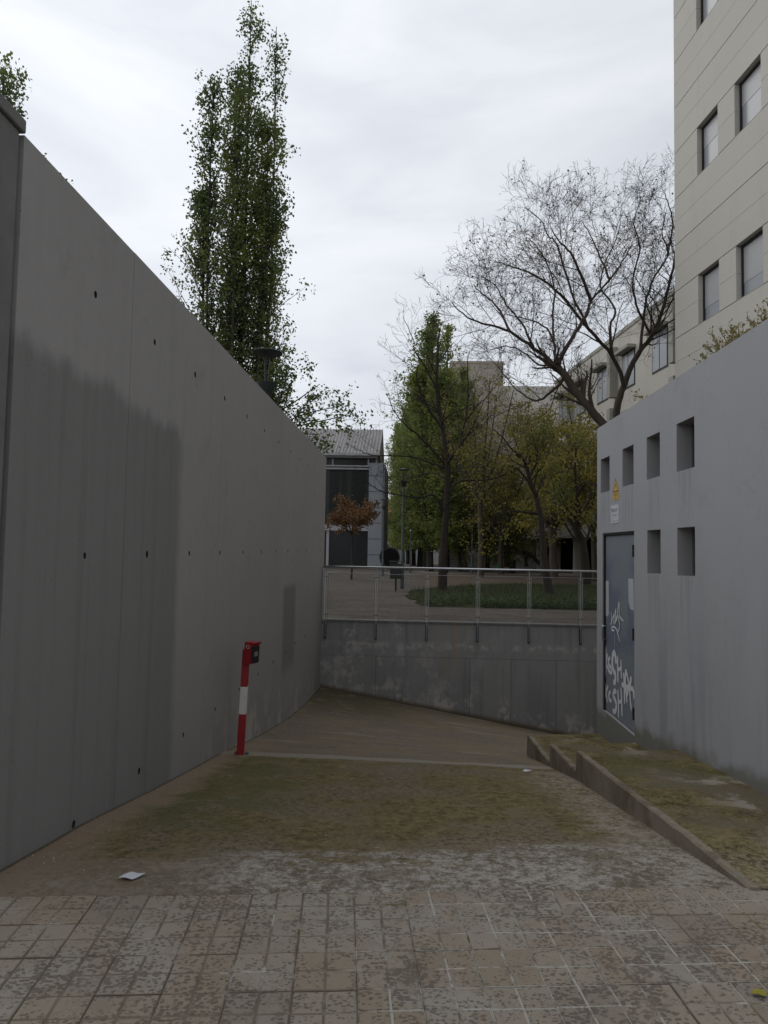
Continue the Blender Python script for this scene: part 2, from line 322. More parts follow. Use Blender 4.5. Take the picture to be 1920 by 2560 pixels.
def m_kerb():
    t = NT('stained_kerb_concrete', 0.95, 0.15); X, Y, Z = t.xyz()
    c = t.mix(t.noise(5, 7, 0.7), (0.16, 0.132, 0.096), (0.29, 0.25, 0.198))
    st = t.noise(1.6, 7, 0.7, sc=(1, 1.6, 1.2), off=(0, 2, 0))
    c = t.mix(t.math('MULTIPLY', t.step(st, 0.42, 0.66), 0.75), c, (0.105, 0.084, 0.054))
    n = t.t.nodes.new('ShaderNodeSeparateXYZ'); t.l(t.g.outputs['Normal'], n.inputs[0])
    top = t.math('MULTIPLY', t.step(n.outputs[2], 0.5, 0.9), t.step(t.noise(9, 6, 0.75), 0.42, 0.56))
    c = t.mix(t.math('MULTIPLY', top, 0.6), c, (0.32, 0.275, 0.20))
    t.col(c); t.bump(t.noise(40, 7, 0.75), 0.9, 0.014); return t.m
def m_tile():
    t = NT('worn_paving_tile', 0.85, 0.25); X, Y, Z = t.xyz()
    r = t.objrand()
    base = t.mix(t.noise(1.3, 4, 0.6), (0.205, 0.162, 0.108), (0.280, 0.242, 0.188))
    base = t.mix(t.math('MULTIPLY', t.step(r, 0.45, 0.9), 0.75), base, (0.212, 0.158, 0.100))
    base = t.mix(t.math('MULTIPLY', t.step(r, 0.25, 0.05), 0.65), base, (0.160, 0.126, 0.090))
    base = t.mix(t.math('MULTIPLY', t.step(t.noise(2.4, 5, 0.65, off=(5, 5, 0)), 0.50, 0.68), 0.5), base, (0.30, 0.29, 0.268))
    base = t.mix(t.math('MULTIPLY', t.noise(60, 6, 0.75), 0.4), base, (0.33, 0.31, 0.28))
    of = t.t.nodes.new('ShaderNodeCombineXYZ'); t.l(t.math('MULTIPLY', r, 37.0), of.inputs[0]); t.l(t.math('MULTIPLY', r, 91.0), of.inputs[1])
    pa = t.t.nodes.new('ShaderNodeVectorMath'); pa.operation = 'ADD'; t.l(t.pos, pa.inputs[0]); t.t.links.new(of.outputs[0], pa.inputs[1])
    sc = t.vec((1.0, 1.5, 1.0), src=pa.outputs[0])
    wob = t.t.nodes.new('ShaderNodeTexNoise'); wob.inputs['Scale'].default_value = 45; wob.inputs['Detail'].default_value = 4; t.l(t.pos, wob.inputs['Vector'])
    ad = t.t.nodes.new('ShaderNodeVectorMath'); ad.operation = 'MULTIPLY_ADD'; ad.inputs[1].default_value = (0.026,)*3
    t.l(wob.outputs['Color'], ad.inputs[0]); t.l(sc, ad.inputs[2])
    v = t.vor(46, src=ad.outputs[0]); dens = t.noise(1.7, 5, 0.65, off=(3, 1, 0))
    pit = t.math('MULTIPLY', t.step(t.math('SUBTRACT', v, t.math('MULTIPLY_ADD', dens, 1.15, -0.14)), 0.06, -0.08), t.step(t.noise(13, 3, 0.6, off=(1, 9, 0)), 0.40, 0.52))
    v2 = t.vor(90, src=ad.outputs[0]); pit2 = t.math('MULTIPLY', t.step(v2, 0.34, 0.2), t.step(t.noise(7, 4, 0.6, off=(6, 2, 0)), 0.46, 0.58))
    p = t.math('MAXIMUM', pit, t.math('MULTIPLY', pit2, 0.75))
    c = t.mix(t.math('MULTIPLY', p, 0.74), base, t.mix(t.noise(8, 3), (0.072, 0.060, 0.046), (0.118, 0.098, 0.076)))
    c = t.mix(t.math('MULTIPLY', t.step(t.noise(1.1, 4, 0.6, off=(8, 8, 0)), 0.56, 0.72), 0.35), c, (0.16, 0.13, 0.10))
    t.col(c); t.bump(t.math('ADD', t.math('MULTIPLY', p, -0.8), t.math('MULTIPLY', t.noise(120, 5, 0.75), 0.6)), 0.7, 0.005); return t.m
def m_groove():
    t = NT('paving_groove_mortar', 0.95, 0.1); X, Y, Z = t.xyz()
    n = t.math('ADD', t.noise(3.2, 6, 0.7), t.step(X, -0.9, 0.3, -0.10, 0.06))
    c = t.mix(t.step(n, 0.46, 0.58), t.mix(t.noise(9, 4), (0.080, 0.064, 0.046), (0.24, 0.20, 0.16)), (0.36, 0.34, 0.295))
    c = t.mix(t.math('MULTIPLY', t.step(t.noise(25, 5, 0.7), 0.5, 0.64), 0.8), c, (0.17, 0.14, 0.11))
    c = t.mix(t.math('MULTIPLY', t.step(t.noise(4.5, 4, 0.6, off=(2, 6, 0)), 0.62, 0.68), 0.8), c, (0.11, 0.105, 0.03))
    t.col(c); t.bump(t.noise(60, 5, 0.7), 0.6, 0.006); return t.m
def m_towerpanel():
    t = NT('cream_stone_panel', 0.75, 0.3); X, Y, Z = t.xyz()
    c = t.mix(t.noise(0.5, 4), (0.52, 0.498, 0.435), (0.60, 0.58, 0.52))
    st = t.noise(1.0, 5, 0.6, sc=(2.5, 2.5, 0.35)); c = t.mix(t.math('MULTIPLY', t.step(st, 0.5, 0.75), 0.3), c, (0.43, 0.40, 0.335))
    c = t.mix(t.math('MULTIPLY', t.noise(20, 5, 0.7), 0.2), c, (0.66, 0.64, 0.58))
    c = t.mix(t.math('MULTIPLY', t.objrand(), 0.16), c, (0.45, 0.425, 0.37))
    t.col(c); t.bump(t.noise(60, 3), 0.1, 0.003); return t.m
def m_beige(name, a, b, jz=0.0):
    t = NT(name, 0.85, 0.2); c = t.mix(t.noise(0.4, 4), a, b)
    c = t.mix(t.math('MULTIPLY', t.step(t.noise(1.0, 5, 0.6, sc=(1.2, 1.2, 0.12)), 0.5, 0.72), 0.4), c, mulc(a, 0.7))
    t.col(c); return t.m
def m_leaf(name, a, b, cc=None, tr=0.35):
    t = NT(name, 0.55, 0.3); r = t.rand()
    c = t.mix(r, a, b)
    if cc: c = t.mix(t.step(t.noise(0.55, 3, 0.6), 0.48, 0.62), c, cc)
    t.col(c)
    tl = t.t.nodes.new('ShaderNodeBsdfTranslucent'); mx = t.t.nodes.new('ShaderNodeMixShader'); mx.inputs[0].default_value = tr
    t.l(c, tl.inputs['Color']); t.t.links.new(t.b.outputs[0], mx.inputs[1]); t.t.links.new(tl.outputs[0], mx.inputs[2]); t.t.links.new(mx.outputs[0], t.out.inputs['Surface'])
    return t.m
def m_bark(name, a, b):
    t = NT(name, 0.95, 0.1); c = t.mix(t.noise(3.0, 5, 0.65, sc=(5, 5, 1)), a, b); t.col(c); t.bump(t.noise(6, 5, 0.7, sc=(4, 4, 1)), 0.6, 0.03); return t.m
def m_plaza():
    t = NT('plaza_paving', 0.9, 0.2); X, Y, Z = t.xyz()
    br = t.t.nodes.new('ShaderNodeTexBrick'); br.inputs['Scale'].default_value = 1.0; br.inputs['Mortar Size'].default_value = 0.012
    br.inputs['Brick Width'].default_value = 0.6; br.inputs['Row Height'].default_value = 0.4
    br.inputs['Color1'].default_value = (0.190, 0.170, 0.146, 1); br.inputs['Color2'].default_value = (0.120, 0.104, 0.088, 1); br.inputs['Mortar'].default_value = (0.075, 0.068, 0.06, 1)
    t.l(t.pos, br.inputs['Vector'])
    c = t.mix(t.math('MULTIPLY', t.noise(1.0, 6, 0.65, sc=(0.5, 1.5, 1)), 0.7), br.outputs['Color'], (0.092, 0.072, 0.054))
    # leaf-strewn earth right of the paving
    e = t.math('SUBTRACT', X, t.math('ADD', 0.4, t.math('MULTIPLY_ADD', t.noise(0.5, 4), 2.0, -1.0)))
    em = t.math('MULTIPLY', t.step(e, -0.6, 0.9), t.math('MULTIPLY', t.step(Y, 26.0, 29.0), t.step(Y, 51.0, 49.0)))
    earth = t.mix(t.noise(2.0, 6, 0.7, sc=(0.6, 1.6, 1)), (0.085, 0.058, 0.038), (0.185, 0.138, 0.100))
    c = t.mix(em, c, earth)
    pth = t.math('MULTIPLY', t.step(Y, 48.5, 50.5), t.step(Y, 57.0, 55.0))
    c = t.mix(t.math('MULTIPLY', pth, t.step(X, -1.0, 2.0)), c, (0.31, 0.285, 0.25))
    t.col(c); return t.m
def m_grassg():
    t = NT('grass_soil', 0.95, 0.1); t.col(t.mix(t.noise(3, 5), (0.030, 0.040, 0.014), (0.07, 0.075, 0.03))); return t.m
def m_glass(name, c, rough, spec=0.5):
    t = NT(name, rough, spec); t.col(t.mix(t.noise(0.6, 3), mulc(c, 0.8), mulc(c, 1.2))); return t.m
def m_curtain():
    t = NT('dark_curtain_glass', 0.25, 0.25); n = t.noise(1.0, 3, 0.5, sc=(2.2, 1, 0.02))
    c = t.mix(t.step(n, 0.45, 0.62), (0.014, 0.016, 0.015), (0.05, 0.053, 0.05))
    t.col(c); return t.m
def m_paint(name, c, wear=(0.2, 0.18, 0.16)):
    t = NT(name, 0.5, 0.4); q = t.mix(t.noise(5, 4), mulc(c, 0.8), mulc(c, 1.15))
    q = t.mix(t.math('MULTIPLY', t.step(t.noise(18, 6, 0.7), 0.62, 0.7), 0.5), q, wear); t.col(q); return t.m
def m_door():
    t = NT('blue_grey_door_paint', 0.5, 0.35); X, Y, Z = t.xyz()
    c = t.mix(t.noise(1.2, 4), (0.165, 0.186, 0.208), (0.215, 0.236, 0.258))
    b = t.math('MULTIPLY', t.step(t.noise(1.6, 4, 0.6, off=(0, 3, 2)), 0.42, 0.56), t.math('MULTIPLY', t.step(Z, 0.05, -0.25), t.step(Z, -1.6, -1.1)))
    c = t.mix(t.math('MULTIPLY', b, 0.8), c, (0.130, 0.142, 0.205))
    c = t.mix(t.math('MULTIPLY', t.step(t.noise(6, 6, 0.7), 0.58, 0.68), 0.35), c, (0.21, 0.225, 0.245)); t.col(c); return t.m
MAT = dict(
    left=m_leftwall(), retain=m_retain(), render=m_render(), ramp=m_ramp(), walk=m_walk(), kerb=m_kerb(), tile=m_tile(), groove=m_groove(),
    tower=m_towerpanel(), plaza=m_plaza(), grassg=m_grassg(), door=m_door(),
    pillar=plain('pillar_concrete', (0.175, 0.175, 0.165), 0.9, 0.2, var=0.25, scale=6),
    hole=plain('tie_hole_dark', (0.035, 0.033, 0.03), 0.95, 0.1), joint=plain('joint_dark', (0.03, 0.03, 0.028), 0.95, 0.1),
    black=plain('interior_dark', (0.012, 0.012, 0.012), 0.9, 0.1), jamb=m_beige('window_jamb_render', (0.27, 0.266, 0.264), (0.37, 0.362, 0.36)),
    red=m_paint('red_paint', (0.28, 0.016, 0.022), (0.12, 0.02, 0.02)), white=m_paint('white_paint', (0.60, 0.575, 0.54)), blackp=m_paint('black_plastic', (0.012, 0.012, 0.013), (0.02, 0.02, 0.02)),
    steel=plain('steel', (0.52, 0.53, 0.54), 0.32, 0.5, 0.85, 0.1), galv=plain('galvanised_steel', (0.30, 0.31, 0.31), 0.5, 0.5, 0.6, 0.2), wire=plain('mesh_wire', (0.045, 0.044, 0.042), 0.7, 0.2, 0.0, 0.2),
    darkmetal=plain('dark_green_metal', (0.020, 0.026, 0.024), 0.5, 0.4, 0.0, 0.2), polegrey=plain('grey_green_pole', (0.085, 0.098, 0.094), 0.5, 0.4, 0.0, 0.2),
    sprayw=plain('white_spray_paint', (0.62, 0.63, 0.65), 0.7, 0.2, var=0.12, scale=30), patchp=plain('pale_roller_paint', (0.42, 0.44, 0.47), 0.8, 0.2, var=0.1),
    yellow=plain('yellow_sign', (0.62, 0.38, 0.06), 0.5, 0.3, var=0.1), signblack=plain('sign_black', (0.02, 0.018, 0.015), 0.6, 0.2), paper=plain('white_paper', (0.52, 0.53, 0.56), 0.7, 0.2, var=0.06),
    signbrown=plain('faded_sign_print', (0.30, 0.16, 0.035), 0.6, 0.2), greytext=plain('grey_print', (0.30, 0.31, 0.35), 0.7, 0.2), blueprint=plain('dark_blue_print', (0.05, 0.06, 0.14), 0.7, 0.2),
    glass=m_glass('pale_window_glass', (0.33, 0.345, 0.365), 0.2, 0.5), frame=plain('dark_window_frame', (0.028, 0.025, 0.024), 0.5, 0.3), reveal=plain('stone_reveal', (0.30, 0.285, 0.25), 0.8, 0.2),
    blind=plain('pale_blind', (0.40, 0.405, 0.41), 0.35, 0.5, var=0.08, scale=2),
    darkglass=m_glass('dark_glass', (0.022, 0.024, 0.024), 0.18, 0.35), curtain=m_curtain(), alu=plain('aluminium', (0.42, 0.42, 0.43), 0.45, 0.4, 0.1, 0.1), zinc=m_beige('zinc_roof', (0.33, 0.315, 0.31), (0.40, 0.388, 0.38)),
    panelgrey=m_beige('grey_cladding', (0.30, 0.315, 0.34), (0.37, 0.385, 0.41)),
    beige=m_beige('beige_stone_far', (0.40, 0.345, 0.29), (0.48, 0.425, 0.36)), beige2=m_beige('pale_stone_far', (0.47, 0.44, 0.385), (0.55, 0.52, 0.465)), beigelow=m_beige('grey_stone_base', (0.31, 0.30, 0.262), (0.38, 0.368, 0.325)),
    brick=m_beige('red_brick_far', (0.20, 0.10, 0.075), (0.26, 0.14, 0.11)), rooftile=m_beige('clay_tile_far', (0.28, 0.10, 0.05), (0.34, 0.14, 0.08)),
    bark=m_bark('dark_bark', (0.028, 0.023, 0.019), (0.075, 0.062, 0.052)), barkb=m_bark('brown_bark', (0.052, 0.042, 0.034), (0.125, 0.104, 0.086)), barkg=m_bark('grey_poplar_bark', (0.035, 0.032, 0.027), (0.085, 0.078, 0.066)),
    lpop=m_leaf('poplar_leaf', (0.060, 0.085, 0.030), (0.155, 0.195, 0.065), (0.175, 0.205, 0.05), .5), lpop2=m_leaf('poplar_leaf_far', (0.105, 0.145, 0.040), (0.255, 0.310, 0.09), (0.275, 0.295, 0.07), .5),
    lbrown=m_leaf('dry_leaf', (0.11, 0.078, 0.055), (0.22, 0.16, 0.115)), lyel=m_leaf('yellow_green_leaf', (0.15, 0.14, 0.028), (0.36, 0.30, 0.06), (0.14, 0.155, 0.042), .5),
    lgreen=m_leaf('feathery_leaf', (0.085, 0.105, 0.030), (0.20, 0.215, 0.06), (0.22, 0.195, 0.045), .5), lspar=m_leaf('sparse_leaf', (0.060, 0.058, 0.030), (0.13, 0.125, 0.065)),
    lor=m_leaf('orange_leaf', (0.13, 0.066, 0.026), (0.25, 0.13, 0.045), (0.11, 0.06, 0.028)), lgrass=m_leaf('grass_blade', (0.038, 0.054, 0.016), (0.085, 0.105, 0.032)), livy=m_leaf('ground_cover_leaf', (0.045, 0.075, 0.025), (0.12, 0.175, 0.065)),
    lshrub=m_leaf('dry_shrub_leaf', (0.17, 0.15, 0.055), (0.34, 0.29, 0.13)), green=plain('bright_green_board', (0.08, 0.42, 0.13), 0.6, 0.3, var=0.1), bag=plain('pale_bag', (0.6, 0.6, 0.6), 0.5), chip=plain('pale_litter', (0.36, 0.33, 0.28), 0.9, 0.1, var=0.3, scale=2), fallen=plain('yellow_fallen_leaf', (0.25, 0.22, 0.03), 0.7, 0.2),
)

# ------------------------------------------------------------------ ground, ramp, walkway
GZ = -1.75                                                       # plaza level
rng = random.Random(7)
g = MB()
def sheet(mb, x0, x1, y0, y1, z): mb.face([(x0, y0, z), (x1, y0, z), (x1, y1, z), (x0, y1, z)])
sheet(g, -600, 600, 16.35, 1500, GZ); sheet(g, -600, -2.32, 3.6, 16.35, GZ); sheet(g, 7.3, 600, 3.9, 16.35, GZ)
tag(g.build('plaza_ground', MAT['plaza']), kind='structure')
g = MB(); sheet(g, -600, 600, -900, 1.2, -1.70); g.face([(-600, 1.2, -1.70), (600, 1.2, -1.70), (600, 3.9, -1.70), (2.6, 3.72, -1.70), (-2.2, 3.23, -1.70), (-600, 3.6, -1.70)])
tag(g.build('street_ground', plain('street_concrete', (0.16, 0.15, 0.14), 0.9)), kind='structure')

# paving: tiles of 24 cm, four raised pads each
TA = math.atan(0.1017); TS = 0.240
ex = Vector((math.cos(TA), math.sin(TA), 0)); ey = Vector((-math.sin(TA), math.cos(TA), 0))
T0 = Vector((-0.105, 3.345, -1.65)) + ex*0.094
def tile_mesh(seed):
    r = random.Random(seed); mb = MB(); h = TS/2-0.0012; gr = 0.0048
    mb.box((-h, -h, -0.045), (h, h, -0.0028), 1)
    for sx in (-1, 1):
        for sy in (-1, 1):
            x0, x1 = sorted((sx*gr, sx*(h-0.003))); y0, y1 = sorted((sy*gr, sy*(h-0.003))); b = 0.003; n = len(mb.v)
            j = lambda: r.uniform(-0.0022, 0.0022)
            lo = [(x0, y0), (x1, y0), (x1, y1), (x0, y1)]; hi = [(x0+b, y0+b), (x1-b, y0+b), (x1-b, y1-b), (x0+b, y1-b)]
            mb.v += [(x+j(), y+j(), -0.0032) for x, y in lo] + [(x+j(), y+j(), r.uniform(-0.0012, 0.0008)) for x, y in hi]
            for q in ((4,5,6,7),(0,1,5,4),(1,2,6,5),(2,3,7,6),(3,0,4,7)): mb.f.append(tuple(n+i for i in q)); mb.m.append(0)
    me = bpy.data.meshes.new('tile'); me.from_pydata(mb.v, [], mb.f); me.materials.append(MAT['tile']); me.materials.append(MAT['groove']); me.polygons.foreach_set('material_index', mb.m); me.update()
    return me
tms = [tile_mesh(i) for i in range(6)]
pb = MB()
def P(u, v, z): p = T0+ex*u+ey*v; return (p.x, p.y, -1.65+z)
pb.face([P(-3.2, -2.6, -0.0070), P(3.2, -2.6, -0.0070), P(3.2, -.004, -0.0070), P(-3.2, -.004, -0.0070)])
pb.face([P(-3.2, -.004, -0.0070), P(3.2, -.004, -0.0070), P(3.2, -.004, -0.10), P(-3.2, -.004, -0.10)])
pav = tag(pb.build('pavement', MAT['groove']), kind='structure')
for j in range(0, 7):
    for i in range(-10, 12):
        c = T0 + ex*((i+0.5)*TS) - ey*((j+0.5)*TS)
        if abs(c.x) > 0.80*c.y+0.1: continue
        o = bpy.data.objects.new('tile', tms[rng.randrange(6)]); COL.objects.link(o); o.parent = pav
        o.location = (c.x, c.y, -1.65+rng.uniform(-0.0022, 0.0022)); o.rotation_euler = (rng.uniform(-.006, .006), rng.uniform(-.006, .006), TA+rng.choice((0, math.pi/2, math.pi, -math.pi/2))+rng.uniform(-.006, .006))
# the open ground under the tiles outside the frame is street_ground

us = [-2.14+i*0.0925 for i in range(102)]; vs = [i/130 for i in range(131)]
def rampf(x, v):
    y0 = 3.3465+0.1017*x+.015+.006*mnoise.noise((x*5, 0, 4))+.005*mnoise.noise((x*19, 0, 7)); y = y0+(16.2-y0)*v**1.25; z = zfloor(x, y)
    z += 0.010*mnoise.noise((x*1.1, y*1.1, 3))+0.004*mnoise.noise((x*4, y*4, 1))
    if v < 0.004: z = -1.657
    return (x, y, z)
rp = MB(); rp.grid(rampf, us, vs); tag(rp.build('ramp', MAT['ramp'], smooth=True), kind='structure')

def kx(y): return table([(3.3, 1.72), (3.55, 1.69), (3.8, 1.66), (4.3, 1.62), (5.2, 1.60), (20, 1.60)], y)
TREADS = [((3.50, -1.648), (4.2, -1.660), (5.0, -1.735), (6.62, -1.900)), ((6.62, -2.095), (7.86, -2.185)), ((7.86, -2.400), (9.34, -2.480))]
root = None
for i, tr in enumerate(TREADS):
    mb = MB(); ys = []
    for (a, _), (b, _) in zip(tr, tr[1:]):
        n = max(3, int((b-a)/0.08)); ys += [lerp(a, b, q/n) for q in range(n)]
    ys.append(tr[-1][0])
    K = 0.05
    def top(u, y, tr=tr):
        x = lerp(kx(y)+K, 2.62, u); z = table(tr, y)+0.008*mnoise.noise((x*3, y*3, 5))+0.004*mnoise.noise((x*11, y*11, 2))
        return (x, y+(0.17*u if y > 6 else 0.17*u*(y-3.5)/2.5)+(0.1*(x-1.7) if y < 3.6 else 0), z)
    mb.grid(top, [q/14 for q in range(15)], ys)
    yl = ys[-1]; n = 14                                          # the riser under the nose
    for q in range(n):
        a = Vector(top(q/n, yl)); b = Vector(top((q+1)/n, yl)); mb.face([a, b, b-Vector((0, 0, 1.3)), a-Vector((0, 0, 1.3))])
    if i == 0: root = tag(mb.build('walkway', MAT['walk'], smooth=False), kind='structure')
    else: mb.build('step', MAT['walk'], root)
    kb = MB(); prof = []
    for y in ys:
        x = kx(y)+0.006*mnoise.noise((0, y*3, 8)); z = table(tr, y)+0.012+0.006*mnoise.noise((4, y*5, 8)); prof.append((x, y, z))
    for (x, y, z), (x2, y2, z2) in zip(prof, prof[1:]):
        s = 0.012
        kb.face([(x+s, y, z), (x+K+.005, y, z-.006), (x2+K+.005, y2, z2-.006), (x2+s, y2, z2)]); kb.face([(x, y, z-s), (x+s, y, z), (x2+s, y2, z2), (x2, y2, z2-s)])
        kb.face([(x-.012, y, z-1.0), (x, y, z-s), (x2, y2, z2-s), (x2-.012, y2, z2-1.0)])
    x, y, z = prof[-1]; kb.face([(x, y, z-1), (x, y, z), (x+K+.005, y, z), (x+K+.005, y, z-1)])
    x, y, z = prof[0]; kb.face([(x, y, z-1), (x, y, z), (x+K+.005, y, z), (x+K+.005, y, z-1)])
    kb.build('kerb', MAT['kerb'], root)

# ------------------------------------------------------------------ cast concrete wall on the left
LX = -2.1; WT = 2.17
lw = empty('concrete_wall', (LX, 9.7, -1.75), 'tall grey cast concrete wall with rows of round tie holes, left of the ramp', 'wall')
rowz = (1.63, -0.083, -1.775)
def panel_with_holes(y0, y1, z0, z1, holes, hr=0.027):
    """front face at LX with octagonal recesses; back 25 cm behind"""
    mb = MB(); hs = hr*1.5
    ysb = sorted({y0, y1} | {c+s*hs for c, _ in holes for s in (-1, 1)}); zsb = sorted({z0, z1} | {c+s*hs for _, c in holes for s in (-1, 1)})
    hset = {(round(a, 4), round(b, 4)) for a, b in holes}
    for ya, yb in zip(ysb, ysb[1:]):
        for za, zb in zip(zsb, zsb[1:]):
            cy, cz = (ya+yb)/2, (za+zb)/2
            if abs(yb-ya-2*hs) < 1e-6 and abs(zb-za-2*hs) < 1e-6 and (round(cy, 4), round(cz, 4)) in hset:
                sq = [(cy+hs*a, cz+hs*b) for a, b in ((1,0),(1,1),(0,1),(-1,1),(-1,0),(-1,-1),(0,-1),(1,-1))]
                k = rng.uniform(0.85, 1.15)
                oc = [(cy+hr*k*math.cos(math.pi/4*i)*0.85, cz+hr*k*math.sin(math.pi/4*i)) for i in range(8)]; ic = [(cy+(p-cy)*0.62, cz+(q-cz)*0.62) for p, q in oc]
                for i in range(8):
                    j = (i+1) % 8
                    mb.face([(LX, *sq[i]), (LX, *sq[j]), (LX, *oc[j]), (LX, *oc[i])], 0); mb.face([(LX, *oc[i]), (LX, *oc[j]), (LX-0.035, *ic[j]), (LX-0.035, *ic[i])], 1)
                mb.face([(LX-0.035, *p) for p in ic], 1)
            else: mb.face([(LX, ya, za), (LX, yb, za), (LX, yb, zb), (LX, ya, zb)], 0)
    B = LX-0.22
    mb.face([(LX, y0, z1), (LX, y1, z1), (B, y1, z1), (B, y0, z1)]); mb.face([(LX, y0, z0), (LX, y0, z1), (B, y0, z1), (B, y0, z0)]); mb.face([(LX, y1, z0), (B, y1, z0), (B, y1, z1), (LX, y1, z1)])
    mb.face([(B, y0, z0), (B, y0, z1), (B, y1, z1), (B, y1, z0)])
    return mb
cuts = [3.415, 4.86, 6.88, 8.72, 10.86, 12.6, 14.5, 16.30]
hy = [4.28+1.025*i for i in range(12)]
for a, b in zip(cuts, cuts[1:]):
    hs = [(y, z) for y in hy if a+0.06 < y < b-0.06 for z in rowz]
    w = rng.uniform(-0.0015, 0.0015)
    p = panel_with_holes(a+0.0028, b-0.0028, -4.4, WT+w, hs)
    po = p.build('panel', [MAT['left'], MAT['hole']], lw, weld=True); po.location.x += rng.uniform(-0.0015, 0.0015)
core = MB(); core.box((LX-0.20, 3.43, -4.4), (LX-0.012, 16.28, WT-0.02)); core.build('core', MAT['joint'], lw)

pl = empty('concrete_pillar', (-2.5, 3.2, -1.7), 'dark concrete pillar with a flat cap at the near end of the left wall', 'pillar')
mb = MB(); mb.box((-2.62, 3.05, -1.9), (LX+0.004, 3.372, 2.16)); mb.build('shaft', MAT['pillar'], pl, bevel=0.012)
mb = MB(); mb.box((-2.66, 3.00, 2.16), (LX+0.022, 3.400, 2.235)); mb.build('cap', MAT['pillar'], pl, bevel=0.01)

# ------------------------------------------------------------------ service building on the right
def wall_grid(mb, X, ys, zs, openings, depth, mj=1):
    """wall face in the plane x = X seen from -x, rectangular openings (y0, y1, z0, z1) with jambs of the given depth"""
    Y = sorted(set(ys) | {q for o in openings for q in o[:2]}); Z = sorted(set(zs) | {q for o in openings for q in o[2:]})
    for ya, yb in zip(Y, Y[1:]):
        for za, zb in zip(Z, Z[1:]):
            cy, cz = (ya+yb)/2, (za+zb)/2
            if any(o[0] < cy < o[1] and o[2] < cz < o[3] for o in openings): continue
            mb.face([(X, yb, za), (X, ya, za), (X, ya, zb), (X, yb, zb)], 0)
    for y0, y1, z0, z1 in openings:
        D = X+depth
        mb.face([(X, y0, z0), (X, y0, z1), (D, y0, z1), (D, y0, z0)], mj); mb.face([(X, y1, z0), (D, y1, z0), (D, y1, z1), (X, y1, z1)], mj)
        mb.face([(X, y0, z0), (D, y0, z0), (D, y1, z0), (X, y1, z0)], mj); mb.face([(X, y0, z1), (X, y1, z1), (D, y1, z1), (D, y0, z1)], mj)
RX = 2.6
sb = empty('service_building', (4.8, 7.0, -1.9), 'low blue-grey rendered service building with small square window openings, right of the ramp', 'building')
wins = [(9.00, 9.42, 0.81, 1.275), (8.04, 8.46, 0.81, 1.275), (7.19, 7.59, 0.81, 1.28), (6.32, 6.74, 0.80, 1.275), (7.18, 7.58, -0.225, 0.248), (6.32, 6.735, -0.215, 0.25)]
door = (8.02, 9.325, -2.11, 0.255)
mb = MB(); wall_grid(mb, RX, [3.9, 9.60], [-4.6, 1.74], wins+[door], 0.14)
mb.face([(RX, 9.60, -4.6), (RX, 9.60, 1.74), (7.2, 9.60, 1.74), (7.2, 9.60, -4.6)]); mb.face([(RX, 3.9, -4.6), (7.2, 3.9, -4.6), (7.2, 3.9, 1.74), (RX, 3.9, 1.74)])
mb.face([(RX, 3.9, 1.74), (RX+0.22, 3.9, 1.74), (RX+0.22, 9.60, 1.74), (RX, 9.60, 1.74)]); mb.face([(RX+0.22, 3.9, 1.74), (RX+0.22, 3.9, 1.50), (RX+0.22, 9.6, 1.50), (RX+0.22, 9.6, 1.74)])
mb.face([(RX+0.22, 3.9, 1.50), (7.2, 3.9, 1.50), (7.2, 9.6, 1.50), (RX+0.22, 9.6, 1.50)]); mb.face([(7.2, 3.9, -4.6), (7.2, 9.6, -4.6), (7.2, 9.6, 1.74), (7.2, 3.9, 1.74)])
wo = mb.build('wall', [MAT['render'], MAT['jamb']], sb, weld=True)
bv = wo.modifiers.new('bevel', 'BEVEL'); bv.width = 0.012; bv.segments = 2; bv.limit_method = 'ANGLE'; bv.angle_limit = RAD(50)
mb = MB(); mb.box((RX-0.018, 3.92, -2.4), (RX+0.05, 5.035, 1.732)); mb.build('end_pilaster', MAT['render'], sb, bevel=0.006)
for (y0, y1, z0, z1) in wins:
    mb = MB(); D = RX+0.14; fw = 0.014
    mb.box((D, y0, z0), (D+.02, y0+fw, z1)); mb.box((D, y1-fw, z0), (D+.02, y1, z1)); mb.box((D, y0+fw, z0), (D+.02, y1-fw, z0+fw)); mb.box((D, y0+fw, z1-fw), (D+.02, y1-fw, z1))
    fo = mb.build('window', MAT['galv'], sb)
    mb = MB(); mb.box((D+0.02, y0-.05, z0-.05), (D+0.5, y1+.05, z1+.05)); mb.f = [q for i, q in enumerate(mb.f) if i != 5]; mb.m = mb.m[:5]; mb.build('dark_interior', MAT['black'], fo)
y0, y1, z0, z1 = door; DX = RX+0.035
mb = MB(); mb.box((RX+0.012, y0+.004, z0), (RX+0.10, y0+.03, z1)); mb.box((RX+0.012, y1-.03, z0), (RX+0.10, y1-.004, z1)); mb.box((RX+0.012, y0+.03, z1-.03), (RX+0.10, y1-.03, z1-.002)); mb.build('door_frame', MAT['frame'], sb)
mb = MB(); mb.box((DX, y0+.034, z0+.012), (DX+.045, y1-.034, z1-.036)); do = mb.build('door', MAT['door'], sb, bevel=0.003)
mb = MB(); mb.box((DX+.05, y0-.02, z0-.02), (DX+.3, y1+.02, z1+.02)); mb.build('door_backing', MAT['black'], sb)
mb = MB(); hp = [(DX, 9.27, -0.99), (DX-.05, 9.27, -0.99), (DX-.055, 9.27, -1.01), (DX-.055, 9.27, -1.15), (DX-.05, 9.27, -1.17), (DX, 9.27, -1.17)]; mb.tube(hp, 0.009, 8); mb.build('handle', MAT['steel'], do, smooth=True)
for zz in (0.02, -0.95, -1.86):
    mb = MB(); mb.tube([(RX-.006, 8.035, zz-.07), (RX-.006, 8.035, zz+.07)], 0.014, 8); mb.build('hinge', MAT['frame'], do)
